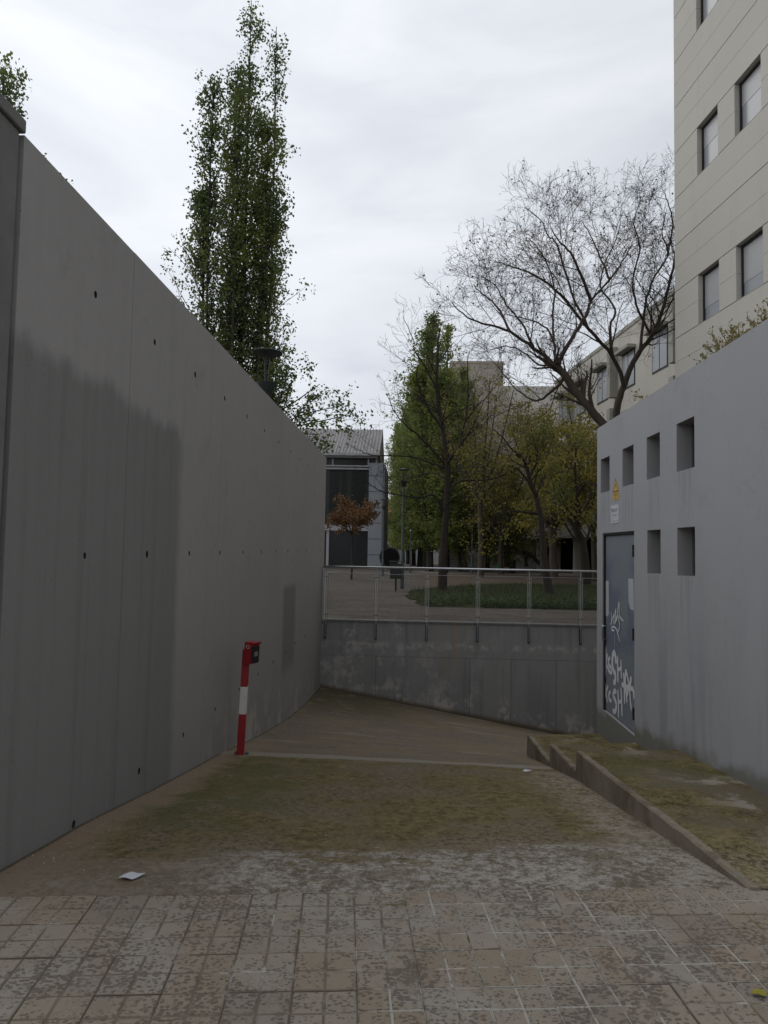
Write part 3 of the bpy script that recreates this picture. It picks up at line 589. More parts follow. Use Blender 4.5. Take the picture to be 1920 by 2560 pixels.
# lettering and tags sprayed on the door (thin layers of paint on its face)
def dpx(x, y, dx): q = atX(1490+x/4.1, 1320+y/4.096, DX-dx); return q
def ribbon(mb, pts, w, dx):
    P3 = [dpx(x, y, dx) for x, y in pts]; S = []
    for i in range(len(P3)-1):
        a = P3[max(i-1, 0)]; b = P3[i]; c = P3[i+1]; d = P3[min(i+2, len(P3)-1)]
        for k in range(5):
            t = k/5; S.append(0.5*((2*b)+(c-a)*t+(2*a-5*b+4*c-d)*t*t+(3*b-a-3*c+d)*t**3))
    S.append(P3[-1]); n = len(S); N0 = len(mb.v)
    for i, p in enumerate(S):
        t = S[min(i+1, n-1)]-S[max(i-1, 0)]; t.x = 0
        if t.length < 1e-6: t = Vector((0, 0, 1))
        t.normalize(); pr = Vector((0, -t.z, t.y)); e = min(i, n-1-i); ww = w*(0.55 if e == 0 else 0.85 if e == 1 else 1.0)
        mb.v.append((DX-dx, p.y+pr.y*ww/2, p.z+pr.z*ww/2)); mb.v.append((DX-dx, p.y-pr.y*ww/2, p.z-pr.z*ww/2))
    for i in range(n-1): mb.f.append((N0+2*i, N0+2*i+1, N0+2*i+3, N0+2*i+2)); mb.m.append(0)
strokes = [  # upper row, lower row, right-hand tag
 ([(100,1215),(103,1330),(100,1440),(95,1530)], .055), ([(118,1285),(108,1360),(104,1400)], .045), ([(104,1390),(128,1450),(150,1490)], .055), ([(145,1330),(128,1350),(132,1400),(150,1425),(160,1470),(150,1490)], .055),
 ([(205,1390),(198,1310),(182,1275),(170,1320),(168,1400),(180,1460),(198,1500),(196,1570),(178,1585)], .075), ([(220,1310),(222,1420),(224,1500),(225,1580)], .055), ([(255,1345),(257,1430),(262,1540)], .045), ([(224,1450),(240,1445),(258,1435)], .045),
 ([(95,1590),(102,1680),(90,1770)], .045), ([(125,1610),(108,1670),(104,1700)], .045), ([(104,1690),(112,1740),(116,1790)], .045), ([(150,1680),(135,1690),(132,1730),(142,1765),(160,1770)], .05),
 ([(205,1700),(198,1670),(182,1680),(178,1720),(195,1760),(208,1810),(200,1870),(182,1880),(176,1850)], .065), ([(225,1650),(228,1780),(232,1940)], .05), ([(255,1630),(262,1760),(268,1930)], .05), ([(228,1790),(250,1775),(266,1765)], .045),
 ([(283,1480),(290,1600),(293,1800)], .055), ([(305,1450),(300,1560),(310,1700),(318,1790)], .055), ([(305,1450),(325,1530),(340,1620),(352,1760),(365,1870)], .05), ([(360,1520),(350,1600),(330,1640),(318,1720)], .06), ([(262,1600),(300,1620),(340,1640),(380,1655),(392,1750)], .06),
 # thin tag above
 ([(155,850),(160,930),(150,1000)], .022), ([(150,1000),(175,900),(178,860),(182,950),(172,985)], .022), ([(178,960),(205,820),(200,900),(190,990)], .024), ([(190,990),(215,900),(235,760),(240,890),(255,925),(280,955)], .026), ([(210,960),(222,900),(238,960),(240,1020),(222,1070)], .024), ([(190,1050),(165,1045),(160,1020),(185,1012),(215,1050),(243,1165)], .026), ([(190,1060),(192,1250)], .008)]
mb = MB()
for i, (p, w) in enumerate(strokes): ribbon(mb, p, w, 0.0020+0.0002*i)
mb.build('graffiti', MAT['sprayw'], do)
for pts in ([(70,540),(130,540),(132,880),(120,905),(70,895)], [(330,525),(352,515),(384,525),(388,845),(352,830),(335,760)]):
    mb = MB(); mb.face([dpx(x, y, 0.0012) for x, y in pts]); mb.build('paint_patch', MAT['patchp'], do)

# signs screwed to the service building
SX = RX-0.004
ws = empty('warning_sign', (SX, 8.72, 0.68), 'yellow electrical warning triangle sign above the grey metal door', 'sign')
mb = MB(); T = [(8.835, 0.775), (8.605, 0.775), (8.72, 0.945)]
mb.face([(SX, y, z) for y, z in T]); mb.face([(RX-0.0005, y, z) for y, z in T[::-1]])
for (a, b) in zip(T, T[1:]+T[:1]): mb.face([(SX, *a), (RX-0.0005, *a), (RX-0.0005, *b), (SX, *b)])
mb.build('triangle_plate', MAT['yellow'], ws)
mb = MB(); mb.box((SX, 8.610, 0.672), (RX-0.0005, 8.840, 0.766)); mb.build('text_plate', MAT['yellow'], ws)
mb = MB()
for a, b in zip(T, T[1:]+T[:1]):
    A = Vector((SX-.001, *a)); B = Vector((SX-.001, *b)); cen = Vector((SX-.001, 8.72, 0.832)); mb.face([A, B, B+(cen-B)*0.14, A+(cen-A)*0.14])
bolt = [(8.735, 0.895), (8.70, 0.845), (8.717, 0.845), (8.695, 0.795), (8.735, 0.856), (8.718, 0.856)]
mb.face([(SX-.0015, y, z) for y, z in bolt]); mb.build('symbol', MAT['signblack'], ws)
mb = MB()   # the print on the plate is too small to read: plain lines
for (a, b, z, h) in ((8.82, 8.64, 0.752, .012), (8.80, 8.66, 0.728, .010), (8.77, 8.69, 0.702, .012)): mb.box((SX-.0015, b, z-h), (SX-.0004, a, z))
mb.build('printed_lines', MAT['signbrown'], ws)
no = empty('notice_sheet', (SX, 8.76, 0.37), 'white printed notice sheet fixed just above the door', 'notice')
mb = MB(); mb.box((SX-.001, 8.600, 0.372), (RX-0.0005, 8.925, 0.606)); mb.build('sheet', MAT['paper'], no)
mb = MB()
for (a, b, z, h) in ((8.885, 8.86, 0.565, .05), ): mb.box((SX-.003, b, z-h), (SX-.0015, a, z+.005))
mb.build('logo', MAT['blueprint'], no)
mb = MB()
for (a, b, z, h) in ((8.845, 8.64, 0.556, .018), (8.845, 8.66, 0.530, .010), (8.88, 8.70, 0.485, .007), (8.88, 8.66, 0.470, .005), (8.88, 8.85, 0.435, .012), (8.88, 8.63, 0.405, .005)): mb.box((SX-.003, b, z-h), (SX-.0015, a, z))
mb.build('printed_lines', MAT['greytext'], no)

# ------------------------------------------------------------------ retaining wall and railing
BY = 16.05; RTOP = -1.745
rw = empty('retaining_wall', (2.6, BY, -3.9), 'stained grey concrete retaining wall below the railing at the foot of the ramp', 'wall')
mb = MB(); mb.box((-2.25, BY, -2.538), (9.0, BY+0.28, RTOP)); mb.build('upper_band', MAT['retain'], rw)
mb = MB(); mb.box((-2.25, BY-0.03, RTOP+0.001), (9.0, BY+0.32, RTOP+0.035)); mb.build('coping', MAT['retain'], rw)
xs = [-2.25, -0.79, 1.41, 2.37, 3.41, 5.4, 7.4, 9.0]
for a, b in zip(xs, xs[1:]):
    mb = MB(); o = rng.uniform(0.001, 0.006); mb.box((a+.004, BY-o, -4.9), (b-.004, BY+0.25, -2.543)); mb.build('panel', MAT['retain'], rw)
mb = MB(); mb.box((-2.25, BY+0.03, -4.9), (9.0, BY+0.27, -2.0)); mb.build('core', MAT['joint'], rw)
gw = MB(); gw.box((7.2, 9.6, -5.2), (7.4, BY, GZ+0.001)); tag(gw.build('side_wall', MAT['retain']), 'plain concrete side wall closing the foot of the ramp behind the service building', 'wall')

rl = empty('railing', (1.3, BY-0.02, RTOP), 'steel railing with wire mesh panels on top of the retaining wall', 'railing')
RY = BY-0.045; RZ = -0.455
mb = MB(); mb.tube([(-2.08, RY, RZ-0.004), (7.5, RY, RZ+0.004)], 0.024, 12); mb.build('handrail', MAT['steel'], rl, smooth=True)
pxs = [-2.00+1.192*i for i in range(8)]
for i, x in enumerate(pxs):
    mb = MB(); mb.box((x-.008, RY-.022, -2.12), (x+.008, RY+.022, RZ-.02)); po = mb.build('post', MAT['galv'], rl)
    for zz in (-0.70, -1.58):
        mb = MB(); mb.box((x-.045, RY-.012, zz-.008), (x+.045, RY+.008, zz+.008)); mb.build('clip', MAT['frame'], po)
    mb = MB(); mb.box((x-.022, RY+.005, -2.15), (x+.022, BY-.001, -1.80)); mb.build('bracket', MAT['darkmetal'], po)
for a, b in zip(pxs, pxs[1:]):
    mb = MB(); x0, x1, z0, z1 = a+.032, b-.032, -1.712, -0.61; w = .012
    mb.box((x0, RY-.008, z0), (x0+.018, RY+.008, z1)); mb.box((x1-.018, RY-.008, z0), (x1, RY+.008, z1)); mb.box((x0+.018, RY-.008, z0), (x1-.018, RY+.008, z0+w)); mb.box((x0+.018, RY-.008, z1-w), (x1-.018, RY+.008, z1))
    fo = mb.build('panel_frame', MAT['galv'], rl)
    mb = MB(); s = 0.018; n = int((x1-x0)/s)
    for i in range(1, n): x = x0+(x1-x0)*i/n; mb.box((x-.0016, RY-.0010, z0), (x+.0016, RY+.0010, z1))
    n = int((z1-z0)/s)
    for i in range(1, n): z = z0+(z1-z0)*i/n; mb.box((x0, RY+.0014, z-.0016), (x1, RY+.0034, z+.0016))
    tag(mb.build('wire_mesh', MAT['wire'], fo), kind='stuff')
mb = MB(); mb.box((-2.075, RY-.03, -1.74), (-2.045, RY+.03, RZ-.03)); mb.build('end_plate', MAT['steel'], rl)

# ------------------------------------------------------------------ card reader post
zp = zfloor(-1.86, 7.62); ap = empty('card_reader_post', (-1.875, 7.62, zp), 'leaning red and white banded post with a card reader box beside the left wall', 'post')
lean = (Vector((-1.838, 7.62, -1.157))-Vector((-1.875, 7.62, -2.33))).normalized(); A = Vector((-1.875, 7.62, zp-0.02)); pw = 0.080
_y = lean.cross(Vector((1, 0, 0))).normalized(); _x = _y.cross(lean); q = Matrix((_x, _y, lean)).transposed().to_4x4(); q.translation = A
def seg(z0, z1, mat, name):
    mb = MB(); mb.box((-pw/2, -pw/2, z0), (pw/2, pw/2, z1), 0, q @ Matrix.Rotation(RAD(8), 4, 'Z')); return mb.build(name, mat, ap, bevel=0.006)
seg(0, 0.47, MAT['red'], 'red_band'); seg(0.4702, 0.775, MAT['white'], 'white_band'); seg(0.7752, 1.19, MAT['red'], 'red_band')
mb = MB(); mb.box((-.078, -.078, .010), (.078, .078, .022), 0, q); mb.build('base_plate', MAT['darkmetal'], ap)
for bx_, by_ in ((-.06, -.06), (.06, -.06), (.06, .06), (-.06, .06)):
    mb = MB(); mb.box((bx_-.009, by_-.009, .022), (bx_+.009, by_+.009, .042), 0, q); mb.build('bolt', MAT['galv'], ap)
c = A+lean*1.155; qq = q.copy(); qq.translation = c; qq = qq @ Matrix.Rotation(RAD(-24), 4, 'Z')
mb = MB()   # reader housing: body faces +x, with a visor over the black face
pr = [(-.0, -.115), (.085, -.115), (.10, -.105), (.095, .085), (.125, .115), (.125, .125), (.0, .125)]
L0 = [qq @ Vector((x+.028, -.075, z)) for x, z in pr]; L1 = [qq @ Vector((x+.028, .065, z)) for x, z in pr]
mb.face(L0[::-1]); mb.face(L1)
for i in range(len(pr)): j = (i+1) % len(pr); mb.face([L0[i], L0[j], L1[j], L1[i]])
ho = mb.build('reader_housing', MAT['red'], ap, weld=True)
mb = MB(); mb.box((.118, -.070, -.100), (.134, .060, .080), 0, qq); mb.build('reader_face', MAT['blackp'], ho)
mb = MB(); mb.box((.134, -.03, -.03), (.1365, .03, .02), 0, qq); mb.build('card_slot', MAT['galv'], ho)
mb = MB()
for i in range(10):
    a0, a1 = 2*math.pi*i/10, 2*math.pi*(i+1)/10
    mb.face([qq @ Vector((.075+math.cos(a)*r_, -.0758, .075+math.sin(a)*r_*0.8)) for a, r_ in ((a0, .026), (a1, .026), (a1, .019), (a0, .019))])
mb.build('ring_sticker', MAT['white'], ho)

# ------------------------------------------------------------------ cream office tower on the right
TW0 = Vector((7.46, 19.4, GZ)); td = Vector((0.104, -1, 0)).normalized(); tn = Vector((-1, -0.104, 0)).normalized()
tw = empty('office_tower', (9.5, 14, GZ), 'cream stone office tower with square dark-framed windows, upper right', 'building')
def tp(s, z, d=0.0): p = TW0+td*s+tn*d; return (p.x, p.y, z)
def tbox(mb, s0, s1, z0, z1, d0, d1, m=0):
    P = [tp(s, z, d) for d in (d0, d1) for s, z in ((s0, z0), (s1, z0), (s1, z1), (s0, z1))]; n = len(mb.v); mb.v += P
    for f_ in ((0,1,2,3),(7,6,5,4),(0,4,5,1),(1,5,6,2),(2,6,7,3),(3,7,4,0)): mb.f.append(tuple(n+i for i in f_)); mb.m.append(m)
SJ = 1.362; zj0 = 10.215; TL = 17.0
wcols = [(1.26, 2.27), (3.01, 4.06), (4.80, 5.85), (6.60, 7.65), (8.4, 9.45), (10.2, 11.25), (12.0, 13.05)]
wrows = [(zj0-3*SJ*1, zj0-2*SJ), (zj0, zj0+SJ), (zj0+3*SJ, zj0+4*SJ)]
wrows = [(zj0+k*3*SJ+.0, zj0+k*3*SJ+SJ) for k in (-2, -1, 0, 1, 2)]
mb = MB(); tbox(mb, 0.03, TL, GZ-1, 21.0, -9.0, -0.30); mb.build('core', MAT['joint'], tw)
k0 = int((GZ-zj0)/(SJ/2))-1
for k in range(k0, 16):
    za, zb = zj0+k*SJ/2, zj0+(k+1)*SJ/2
    if za > 20.5: break
    strong_lo = (k % 2 == 0); g0 = 0.011 if strong_lo else 0.004; g1 = 0.011 if not strong_lo else 0.004
    inw = any(r0-0.01 < (za+zb)/2 < r1 for r0, r1 in wrows)
    segs = []; s = 0.0
    if inw:
        for a, b in wcols: segs.append((s, a)); s = b
    segs.append((s, TL))
    for a, b in segs:
        mb = MB(); tbox(mb, a, b, za+g0, zb-g1, -0.29, 0.0); mb.build('panel', MAT['tower'], tw)
for z0, z1 in wrows:
    for a, b in wcols[:5]:
        mb = MB(); d = -0.13; fw = 0.06
        tbox(mb, a, a+fw, z0, z1, d-.06, d); tbox(mb, b-fw, b, z0, z1, d-.06, d); tbox(mb, a+fw, b-fw, z0, z0+fw*.6, d-.06, d); tbox(mb, a+fw, b-fw, z1-fw, z1, d-.06, d)
        wo = mb.build('window', MAT['frame'], tw)
        mb = MB(); tbox(mb, a+fw-.005, b-fw+.005, z0+.03, z1-.05, d-.05, d-.035); mb.build('pane', MAT['glass'], wo)
        hb = random.Random(int(a*100+z0*10)).choice((.25, .45, .7, .95)); mb = MB(); tbox(mb, a+fw, b-fw, lerp(z1-.05, z0+.04, hb), z1-.05, d-.034, d-.028); mb.build('blind', MAT['blind'], wo)
        mb = MB(); tbox(mb, a-.01, b+.01, z0-.004, z0+.012, d-.1, -.004); mb.build('sill', MAT['reveal'], wo)

# ------------------------------------------------------------------ hall with zinc roof at the back left
hl = empty('glazed_hall', (-8, 62, GZ), 'grey hall with a ribbed metal roof and tall dark glazing, across the plaza', 'building')
HY = 58.0; k = HY/60
mb = MB(); mb.box((-22, HY+.6, GZ), (-3.75, HY+12, 7.3)); mb.build('body', MAT['black'], hl)
mb = MB(); mb.box((-3.72, HY-.4, GZ), (-2.38, HY+9, 7.28)); pier = mb.build('pier', MAT['panelgrey'], hl)
for z in (-0.6, 0.75, 2.1, 3.45, 4.8, 6.15): mb = MB(); mb.box((-3.73, HY-.415, z), (-2.37, HY-.40, z+.035)); mb.build('panel_joint', MAT['joint'], pier)
mb = MB(); mb.box((-22, HY+.30, 1.95), (-3.74, HY+.50, 6.75)); mb.build('upper_glazing', MAT['curtain'], hl)
mb = MB(); mb.box((-22, HY+.30, GZ), (-3.74, HY+.50, 1.45)); mb.build('lower_glazing', MAT['darkglass'], hl)
mb = MB(); mb.box((-22, HY+.1, 1.45), (-3.74, HY+.55, 1.95)); mb.build('transom_band', MAT['alu'], hl)
for z, h, d in ((6.75, .16, .05), (6.98, .12, -.1), (7.72, .28, -.45)): mb = MB(); mb.box((-22, HY+d, z), (-3.0, HY+.6, z+h)); mb.build('transom', MAT['alu'], hl)
for x in (-7.35, -10.6, -13.9): mb = MB(); mb.box((x, HY+.22, GZ), (x+.22, HY+.3, 1.45)); mb.build('mullion', MAT['alu'], hl)
mb = MB(); mb.box((-22, HY+.2, 7.1), (-3.1, HY+.4, 7.72)); cl = mb.build('clerestory', MAT['darkglass'], hl)
for x in (-3.2, -3.9, -7.0, -10.4): mb = MB(); mb.box((x, HY+.1, 7.1), (x+.14, HY+.2, 7.72)); mb.build('mullion', MAT['alu'], cl)
mb = MB(); E0, E1 = Vector((0, HY-.7, 8.0)), Vector((0, HY+5.2, 11.15))
n = 66; rx0, rx1 = -22.0, -2.85; ws_ = (rx1-rx0)/n
for i in range(n):
    x = rx0+i*ws_
    for xa, xb, h in ((x, x+ws_*.8, 0), (x+ws_*.8, x+ws_, .11)):
        mb.face([(xa, E0.y, E0.z+h), (xb, E0.y, E0.z+h), (xb, E1.y, E1.z+h), (xa, E1.y, E1.z+h)])
        if h: mb.face([(xa, E0.y, E0.z), (xa, E0.y, E0.z+h), (xa, E1.y, E1.z+h), (xa, E1.y, E1.z)]); mb.face([(xb, E0.y, E0.z+h), (xb, E0.y, E0.z), (xb, E1.y, E1.z), (xb, E1.y, E1.z+h)]); mb.face([(xa, E0.y, E0.z), (xb, E0.y, E0.z), (xb, E0.y, E0.z+h), (xa, E0.y, E0.z+h)])
mb.face([(rx1, E0.y, E0.z), (rx1, E1.y, E1.z), (rx1, E1.y, 7.6), (rx1, E0.y, 7.9)]); mb.face([(rx0, E1.y, E1.z), (rx1, E1.y, E1.z), (rx1, E1.y+6, 7.6), (rx0, E1.y+6, 7.6)])
mb.build('roof', MAT['zinc'], hl)
mb = MB(); mb.box((rx0, HY-.8, 7.86), (rx1+.05, HY-.66, 8.06)); mb.build('gutter', MAT['alu'], hl)
mb = MB(); mb.tube([(-2.55, HY-.5, GZ), (-2.55, HY-.5, 7.2)], .05, 8); mb.build('downpipe', MAT['galv'], hl)

bh = empty('brick_house', (0, 105, GZ), 'far brick house with a clay tile roof behind the poplar row', 'building')
mb = MB(); mb.box((-6.5, 100, GZ), (6, 110, 5.2)); mb.build('wall', MAT['brick'], bh)
mb = MB(); mb.box((-6.4, 99.5, GZ), (6, 99.95, 2.8)); hw = mb.build('grey_base_wall', MAT['panelgrey'], bh)
mb = MB()
for a, b in (((-6.8, 99.2, 5.2), (6.4, 105, 7.6)), ): mb.face([(a[0], a[1], a[2]), (b[0], a[1], a[2]), (b[0], b[1], b[2]), (a[0], b[1], b[2])]); mb.face([(a[0], 110.8, a[2]), (a[0], b[1], b[2]), (b[0], b[1], b[2]), (b[0], 110.8, a[2])]); mb.face([(a[0], a[1], a[2]), (a[0], b[1], b[2]), (a[0], 110.8, a[2])])
mb.build('roof', MAT['rooftile'], bh)
for (x, z, w, h) in ((-3.6, 2.9, 1.0, 1.2), (-3.75, 1.2, .5, .55), (-3.75, 0.0, .5, .55), (-1.2, 3.0, 1.0, 1.2)):
    mb = MB(); mb.box((x, 99.40, z), (x+w, 99.48, z+h)); mb.build('window', MAT['darkglass'], bh)

# ------------------------------------------------------------------ beige complex behind the trees
mbk = empty('beige_block', (6.5, 68, GZ), 'tall blank beige block standing behind the poplar row', 'building')
mb = MB(); mb.box((3.6, 66, 1.2), (8.75, 78, 18.3)); bo = mb.build('wall', MAT['beige'], mbk)
mb = MB(); mb.box((3.0, 65.9, GZ), (16, 78, 1.195)); lo = mb.build('base_wall', MAT['beigelow'], mbk)
for z in (-1.0, -0.2, 0.6): mb = MB(); mb.box((3.0, 65.89, z), (16, 65.902, z+.03)); mb.build('joint', MAT['joint'], lo)
mb = MB(); mb.box((4.6, 65.3, GZ), (5.7, 66.0, 15.6)); mb.build('pilaster', MAT['beigelow'], mbk)
mb = MB(); mb.box((3.55, 65.95, 18.3), (8.8, 78, 18.55)); mb.build('parapet', MAT['beige'], mbk)
for x0, x1, z0, z1 in ((5.75, 6.6, 0.4, 6.0),): mb = MB(); mb.box((x0, 65.95, z0), (x1, 65.99, z1)); mb.build('window', MAT['darkglass'], mbk)
lk = empty('beige_link', (10, 68, GZ), 'lower beige link block with two tall narrow windows between block and wing', 'building')
mb = MB(); mb.box((8.8, 67, 1.2), (14.2, 78, 16.35)); mb.build('wall', MAT['beige2'], lk)
for x0, x1, z0, z1 in ((11.3, 11.75, 8.8, 11.8), (12.6, 13.3, 9.0, 13.4), (9.6, 10.1, 5.0, 8.4)): mb = MB(); mb.box((x0, 66.9, z0), (x1, 66.99, z1)); mb.build('window', MAT['darkglass'], lk)
wg = empty('pale_wing', (15, 50, GZ), 'pale stone wing with projecting window bays behind the bare trees', 'building')
W0 = Vector((10.9, 66.9, 0)); W1 = Vector((14.6, 31.5, 0)); wd = (W1-W0).normalized(); wnn = Vector((-wd.y, wd.x, 0)); wnn = wnn if wnn.x < 0 else -wnn; WL = (W1-W0).length
def wp(s, z, d=0.0): p = W0+wd*s+wnn*d; return Vector((p.x, p.y, z))
def wbox(name, s0, s1, z0, z1, d0, d1, mat, parent):
    mb = MB(); P = [wp(s, z, d) for d in (d0, d1) for s, z in ((s0, z0), (s1, z0), (s1, z1), (s0, z1))]; mb.v = [tuple(p) for p in P]
    mb.f = [(0,1,2,3),(7,6,5,4),(0,4,5,1),(1,5,6,2),(2,6,7,3),(3,7,4,0)]; mb.m = [0]*6; return mb.build(name, mat, parent)
up = wbox('wall', 10.0, WL, 1.08, 14.1, -10, 0, MAT['beige2'], wg)
wbox('wall', 0, 9.98, 1.085, 13.2, -9, -0.3, MAT['beige2'], wg)
wbox('porch_back', 1, WL, GZ, 1.07, -6, -3.2, MAT['black'], wg)
for s in (3, 8, 13, 18, 23, 28, 33): wbox('porch_column', s, s+.5, GZ, 1.075, -1.0, -.5, MAT['beige2'], wg)
wbox('parapet', 10.0, WL, 14.1, 14.35, -.5, .06, MAT['beigelow'], wg)
for fl in range(3):
    for i, s in enumerate((11.0, 15.2, 19.4, 23.6, 27.8, 32.0)):
        z = 2.2+fl*4.05
        f_ = wbox('window', s, s+1.9, z, z+2.3, -.05, .03, MAT['frame'], wg); wbox('pane', s+.1, s+.9, z+.1, z+2.2, .03, .045, MAT['glass'], f_); wbox('pane', s+1.0, s+1.8, z+.1, z+2.2, .03, .045, MAT['glass'], f_)
        wbox('window_hood', s-.1, s+2.0, z+2.3, z+2.5, -.05, .55, MAT['beigelow'], wg)
    for s in (14.0, 22.4, 30.8):
        b_ = wbox('bay', s, s+.5, 2.0+fl*4.05, 5.3+fl*4.05, .0, .55, MAT['beigelow'], wg); wbox('bay_glass', s-.05, s, 2.2+fl*4.05, 5.1+fl*4.05, .08, .48, MAT['darkglass'], b_)
# ------------------------------------------------------------------ trees
def smooth_path(pts, per=4):
    pts = [Vector(p) for p in pts]; S = []
    for i in range(len(pts)-1):
        a = pts[max(i-1, 0)]; b = pts[i]; c = pts[i+1]; d = pts[min(i+2, len(pts)-1)]
        for k in range(per): t = k/per; S.append(0.5*((2*b)+(c-a)*t+(2*a-5*b+4*c-d)*t*t+(3*b-a-3*c+d)*t**3))
    S.append(pts[-1]); return S
def rdir(r):
    z = r.uniform(-1, 1); a = r.uniform(0, 2*math.pi); q = math.sqrt(1-z*z); return Vector((q*math.cos(a), q*math.sin(a), z))
def sprout(mb, path, r0, r1, lev, P, r, tips, t0=0.3):
    """children along a limb; P: levels of (count per metre, length, angle, upward pull, wiggle)"""
    if lev >= len(P): return
    dens, ln, ang, upw, wig = P[lev]; N = len(path)
    tot = sum((path[i+1]-path[i]).length for i in range(N-1)); n = max(1, int(tot*dens+r.random()))
    for c in range(n):
        t = lerp(t0, 1.0, (c+r.random())/n); i = min(int(t*(N-1)), N-2); f_ = t*(N-1)-i
        p = path[i].lerp(path[i+1], f_); tg = (path[i+1]-path[i]).normalized()
        side = tg.cross(rdir(r))
        if side.length < .05: continue
        side.normalize(); a = RAD(r.uniform(ang*.65, ang*1.3)); d = (tg*math.cos(a)+side*math.sin(a)).normalized()
        l = ln*r.uniform(.55, 1.2)*(1.1-.72*t); rr = max(lerp(r0, r1, t)*r.uniform(.30, .50), P_MIN); ns = 5 if lev < 2 else 4
        q = [p]; cur = p.copy()
        for s in range(ns):
            d = (d+rdir(r)*wig+Vector((0, 0, upw))).normalized(); cur = cur+d*(l/ns); q.append(cur.copy())
        rads = [lerp(rr, max(rr*.35, P_MIN*.7), s/ns) for s in range(ns+1)]
        mb.tube(q, rads, 5 if rr > .03 else 3, caps=False)
        tips.append((q[-1], d, lev)); 
        if lev == len(P)-1: tips.append((q[2], d, lev))
        sprout(mb, q, rr, rr*.35, lev+1, P, r, tips, .2)
P_MIN = 0.004
def leaf(mb, p, s, r, droop=0.0):
    d = rdir(r); d.z -= droop; d.normalize(); w = d.cross(rdir(r))
    if w.length < .1: return
    w.normalize(); n = len(mb.v); a = p; m1 = p+d*(s*.45)+w*(s*.36); m2 = p+d*(s*.45)-w*(s*.36); e_ = p+d*s
    mb.v += [tuple(a), tuple(m1), tuple(e_), tuple(m2)]; mb.f.append((n, n+1, n+2, n+3)); mb.m.append(0)
def leaves(tips, r, per, spread, size, droop=0.0, minlev=0, keep=1.0):
    mb = MB()
    for p, d, lev in tips:
        if lev < minlev or r.random() > keep: continue
        for _ in range(per): leaf(mb, p+rdir(r)*(spread*r.random())+d*r.uniform(-spread, spread*.4), size*r.uniform(.7, 1.25), r, droop)
    return mb
def limb_tree(name, label, cat, limbs, Ydepth, P, seed, barkm, leafm=None, leafargs=None, group=None, pmin=.004, k=7):
    """limbs: list of (pixels of the limb, depth offsets at its ends, radii at its ends)"""
    global P_MIN; P_MIN = pmin
    r = random.Random(seed); mb = MB(); tips = []; base = None
    for px, dz, (ra, rb) in limbs:
        n = len(px); pts = [atY(x, y, Ydepth+lerp(dz[0], dz[1], i/(n-1))) for i, (x, y) in enumerate(px)]
        if base is None:
            base = pts[0].copy()
        S = smooth_path(pts); S = [p+rdir(r)*min(ra, .05)*.5 if 0 < i < len(S)-1 else p for i, p in enumerate(S)]
        mb.tube(S, [lerp(ra, rb, (i/(len(S)-1))**.8) for i in range(len(S))], k, caps=False); sprout(mb, S, ra, rb, 0, P, r, tips, .12 if limbs[0][0] is not px else .55)
    t = empty(name, (base.x, base.y, GZ), label, cat, group)
    mb.build('trunk_and_branches', barkm, t, smooth=True)
    if leafm: leaves(tips, r, **leafargs).build('crown', leafm, t)
    return t
Z6 = lambda *q: [(950+x/2.212, 400+y/2.212) for x, y in q]
ZR = lambda *q: [(1180+x/5.184, 1100+y/5.184) for x, y in q]
ZC = lambda *q: [(960+x/5.53, 760+y/5.53) for x, y in q]
Z1 = lambda *q: [(760+x/2.127, 1000+y/2.127) for x, y in q]

# the two big sparse trees that reach over the service building
PB = [(2.0, 2.7, 44, .08, .24), (3.3, 1.45, 46, .05, .28), (4.9, .76, 44, .04, .28), (4.6, .40, 40, .02, .26)]
A_ = [((1500, 1480), (1530, 1250), *Z6((1265, 1500), (1200, 1420), (1130, 1330), (1010, 1180), (965, 1130)))]
limb_tree('sparse_tree', 'large nearly bare tree whose leaning trunk forks above the corner of the service building', 'tree', [
    ([(1560, 1530), (1545, 1300), (1530, 1130)]+Z6((1230, 1460), (1130, 1340), (1010, 1180), (965, 1130)), (0, -.6), (.17, .11)),
    (Z6((965, 1135), (850, 1040), (720, 950), (600, 910), (480, 870), (400, 790)), (-.6, -2.6), (.065, .014)),
    (Z6((980, 1130), (1060, 990), (1140, 860), (1170, 780), (1270, 660), (1340, 560), (1400, 470)), (-.6, .9), (.075, .016)),
    (Z6((1168, 782), (1110, 640), (1050, 510), (990, 455), (950, 380)), (.1, -1.6), (.06, .014)),
    (Z6((968, 1110), (962, 1010), (920, 930), (820, 880), (700, 855)), (-.6, 1.6), (.055, .012)),
    (Z6((960, 1000), (955, 850), (965, 740), (940, 620), (900, 520), (820, 430)), (-.5, .8), (.04, .012)),
    (Z6((720, 950), (640, 800), (560, 740), (520, 690)), (-1.7, -.6), (.04, .012)),
    (Z6((1270, 660), (1230, 560), (1180, 450), (1120, 340)), (.3, 1.5), (.045, .012)),
    (Z6((965, 1135), (880, 1130), (790, 1060), (700, 1030), (610, 1050)), (-.6, .8), (.04, .012)),
    (Z6((850, 1040), (780, 900), (700, 800), (640, 700), (560, 640)), (-1, .6), (.04, .012)),
    (Z6((1030, 1200), (940, 1290), (860, 1330), (760, 1270), (670, 1170)), (-.5, 1.2), (.06, .014)),
    ], 21.5, PB, 11, MAT['barkb'], MAT['lspar'], dict(per=1, spread=.10, size=.085, minlev=3, keep=.06), 'sparse trees behind the service building', pmin=.0045)
